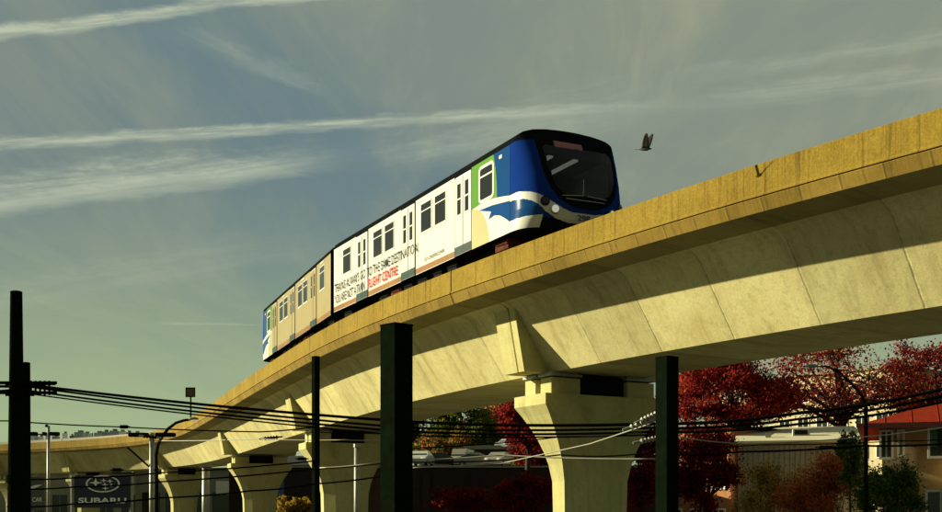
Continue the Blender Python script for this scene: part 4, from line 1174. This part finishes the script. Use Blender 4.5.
# parking deck with cars on top
o = P(480, 512, 62); o.z = 0
root = empty('parking_deck', o, 0); tag(root, 'dark two-step parking deck in shade between the broad post and the widest pier', 'parking deck')
h1 = EYE+(512-470)*62/FPX; h2 = EYE+(512-466)*108/FPX
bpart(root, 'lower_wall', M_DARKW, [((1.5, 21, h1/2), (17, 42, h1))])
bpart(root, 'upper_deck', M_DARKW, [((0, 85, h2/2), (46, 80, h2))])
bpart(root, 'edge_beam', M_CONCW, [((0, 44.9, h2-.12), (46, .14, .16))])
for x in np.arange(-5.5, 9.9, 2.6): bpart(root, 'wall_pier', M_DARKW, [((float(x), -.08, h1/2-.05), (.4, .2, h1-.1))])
DECK_Z = h2
def car(px, y, rz, label, col, ln=4.4, van=False, z=None):
    c = P(px, 512, y); c.z = DECK_Z if z is None else z
    root = empty('parked_car', c, rz); tag(root, label, 'car', 'cars parked on the deck')
    pm = plain('car_paint', col, .22, .2, .04)
    w = 1.78
    if van: prof = [(-2.2,.30),(-2.2,1.0),(-2.15,1.95),(1.0,2.0),(1.55,1.25),(2.15,1.05),(2.2,.6),(2.2,.30)]; gl = [(-.2,1.22),(-.1,1.80),(.95,1.82),(1.42,1.24)]
    else: prof = [(-2.2,.28),(-2.22,.70),(-2.1,.92),(-1.55,1.0),(-.95,1.40),(-.3,1.47),(.35,1.43),(1.15,.98),(1.95,.85),(2.2,.66),(2.22,.28)]; gl = [(-1.38,1.0),(-.9,1.34),(-.3,1.40),(.30,1.36),(.95,1.0)]
    mb = MB(); k = len(prof); s = ln/4.4
    def sec(yy, f): return [(x*s, yy*(1 if z_ < 1.02 else f), z_) for x, z_ in prof]
    L_, R_ = sec(-w/2, .80), sec(w/2, .80)
    mb.face(L_); mb.face(R_[::-1])
    for i in range(k): mb.face([L_[i], R_[i], R_[(i+1) % k], L_[(i+1) % k]])
    mb.build('body', pm, root)
    for sy in (-1, 1):
        mb = MB(); f = .80
        pts = [(x*s, sy*(w/2*(1 if z_ < 1.02 else f)+.012), z_) for x, z_ in gl]; mb.face(pts); mb.build('side_window', M_PANE, root)
    mb = MB()
    a, b = (gl[-2], gl[-1])
    mb.face([((a[0]+.10)*s, -w/2*.76, a[1]+.02), ((a[0]+.10)*s, w/2*.76, a[1]+.02), ((b[0]+.14)*s, w/2*.86, b[1]+.03), ((b[0]+.14)*s, -w/2*.86, b[1]+.03)]); mb.build('windscreen', M_PANE, root)
    for sx in (-1.35, 1.4):
        for sy in (-1, 1):
            mb = MB(); mb.tube([(sx*s, sy*(w/2-.2), .31), (sx*s, sy*(w/2+.01), .31)], .31, n=16); wl = mb.build('wheel', M_BLACK, root)
            mb = MB(); mb.tube([(sx*s, sy*(w/2+.011), .31), (sx*s, sy*(w/2+.018), .31)], .18, n=12); mb.build('rim', M_GALV, wl)
    for sy in (-.6, .6):
        mb = MB(); mb.ellipsoid((2.18*s, sy, .70), (.06, .18, .09)); mb.build('headlight', M_LAMP, root)
    mb = MB(); mb.box((-2.2*s, 0, .78), (.05, 1.5, .1)); mb.build('tail_light', M_RED, root)
    return root
car(421, 109, R(-100), 'small white car seen end-on beside the broadest black post', (.75,.72,.58), 4.0)
car(441, 113, R(8), 'dark car partly hidden, right of the small white car', (.03,.03,.03), 4.2)
car(477, 112, R(-6), 'silver car in the middle of the parked row', (.34,.33,.27), 4.4)
car(462, 116, R(-105), 'pale van parked end-on behind the silver car of the row', (.40,.38,.30), 4.2, True)
car(499, 111, R(-110), 'cream car parked end-on nearest the widest pier', (.34,.31,.23), 4.0)
car(508, 150, R(-118), 'lone silver car parked higher up, in front of the green trees', (.45,.48,.48), 4.4, z=EYE+(512-450)*150/FPX)
o = P(500, 512, 152); o.z = DECK_Z
root = empty('parking_ramp', o); tag(root, 'dark raised parking ramp carrying the lone silver car', 'parking ramp')
hh = EYE+(512-450)*150/FPX-DECK_Z-.01
bpart(root, 'slab', M_DARKW, [((0, 0, hh/2), (16, 8, hh))]); bpart(root, 'barrier', M_CONCW, [((-3.4, -3.9, hh+.25), (8.8, .12, .5))])

# showroom and block behind the left piers
o = P(225, 512, 128); o.z = 0
root = empty('showroom', o); tag(root, 'low dark glazed showroom behind the left piers', 'building')
h = EYE+(512-470)*128/FPX
bpart(root, 'wall', M_SHEDW, [((0, 6, h/2), (20, 12, h))])
bpart(root, 'roof', M_GREYW, [((0, 6, h+.12), (20.6, 12.6, .24))])
for x in (-8.2, -5.6, -3.0, -.4, 2.2, 4.8, 7.4): window(root, x, 0, 2.2, 2.3, 3.6, 0, tb=.12, frm=M_GALV)
bpart(root, 'wall_sign', M_FRAME, [((-.1, -.12, EYE+(512-488)*128/FPX), (1.75, .14, 1.5))])
bpart(root, 'wall_panel', M_FRAME, [((-3.4, -.12, EYE+(512-489)*128/FPX), (.75, .14, 1.3))])
o = P(312, 512, 112); o.z = 0
root = empty('office_building', o, R(-4)); tag(root, 'grey brown building with dark windows and white canopy, behind the slim post', 'building')
h = EYE+(512-456)*112/FPX
bpart(root, 'wall', M_GREYW, [((1.5, 6, h/2), (11, 12, h))])
bpart(root, 'canopy', M_WHITE, [((-.9, -.5, EYE+(512-461)*112/FPX), (3.2, 1.0, .9)), ])
for px, pn in ((293, None), (305, None), (325, None), (340, None)):
    x = (px-312)*112/FPX; window(root, x, 0, EYE+(512-488.5)*112/FPX, .85 if px != 305 else 1.0, 1.5, 0 if px != 305 else 1, curtain=(plain('blue_blind', (.10,.14,.30), .7), .1, .6, 0, .85) if px == 305 else None, frm=M_DARKMETAL)
o = P(279.5, 489, 100); 
root = empty('flag_banner', Vector((o.x, o.y, 0))); tag(root, 'small blue banner showing at the right flank of the pier with the yellow shrub', 'banner')
bpart(root, 'cloth', plain('blue_cloth', (.06,.11,.34), .8), [((0, 0, o.z), (.75, .05, 1.3))]); mb = MB(); mb.tube([(-.42, 0, 0), (-.42, 0, o.z+.7)], .03); mb.build('pole', M_GALV, root)
# dark block between far left piers
o = P(60, 512, 150); o.z = 0
root = empty('dealership_block', o); tag(root, 'dull olive block filling the gaps behind the two billboards', 'building')
h = EYE+(512-474)*150/FPX
bpart(root, 'wall', M_GREYW, [((0, 5, h/2), (36, 10, h))]); bpart(root, 'roof', M_DARKMETAL, [((0, 5, h+.1), (36.4, 10.4, .2))])
for x in np.arange(-15, 15.1, 3.0): window(root, float(x), 0, 2.6, 2.2, 2.8, 1, frm=M_GALV)

# distant skyline over the left parapet
M_FAR1 = plain('far_grey_tower', (.40, .44, .42), .8, 0, .15, .05); M_FAR2 = plain('far_white_tower', (.75, .75, .62), .8, 0, .1, .05); M_FAR3 = plain('far_dark_tower', (.16, .19, .18), .8, 0, .1, .05)
SKY = [(34, 6, 434, 0), (41, 5, 437, 1), (48, 4, 436, 1), (56, 6, 436.5, 0), (65, 5, 433.5, 1), (72, 4, 436, 2), (80, 9, 432.5, 0), (87, 6, 433.5, 0), (92, 3, 435, 1), (99, 8, 433, 0), (106, 6, 431.8, 0), (114, 9, 431, 0), (122, 7, 431.6, 1), (129, 5, 432.5, 0), (137, 6, 433, 2)]
words = ['grey', 'whitish', 'dark']
for i, (px, wd, py, c) in enumerate(SKY):
    y = 700 + (i*37 % 90)
    o = P(px, 512, y); o.z = 0
    root = empty('distant_tower', o, R((i*29 % 40)-20))
    lab = f"far {words[c]} skyline block, {'left of the pale lamp post' if px < 47 else ('between pale lamp post and billboard' if px < 76 else 'over the parapet above the billboard' if px < 131 else 'over the parapet beside the bar lamp')}"
    h = EYE+(512-py)*y/FPX; ww = wd*y/FPX
    tag(root, lab, 'tower block', 'distant skyline blocks')
    bpart(root, 'wall', (M_FAR1, M_FAR2, M_FAR3)[c], [((0, 0, h/2), (ww, ww*.8, h))])
    bpart(root, 'roof_block', M_FAR3 if c != 2 else M_FAR1, [((ww*.1, 0, h+.5), (ww*.5, ww*.4, 1.4))])
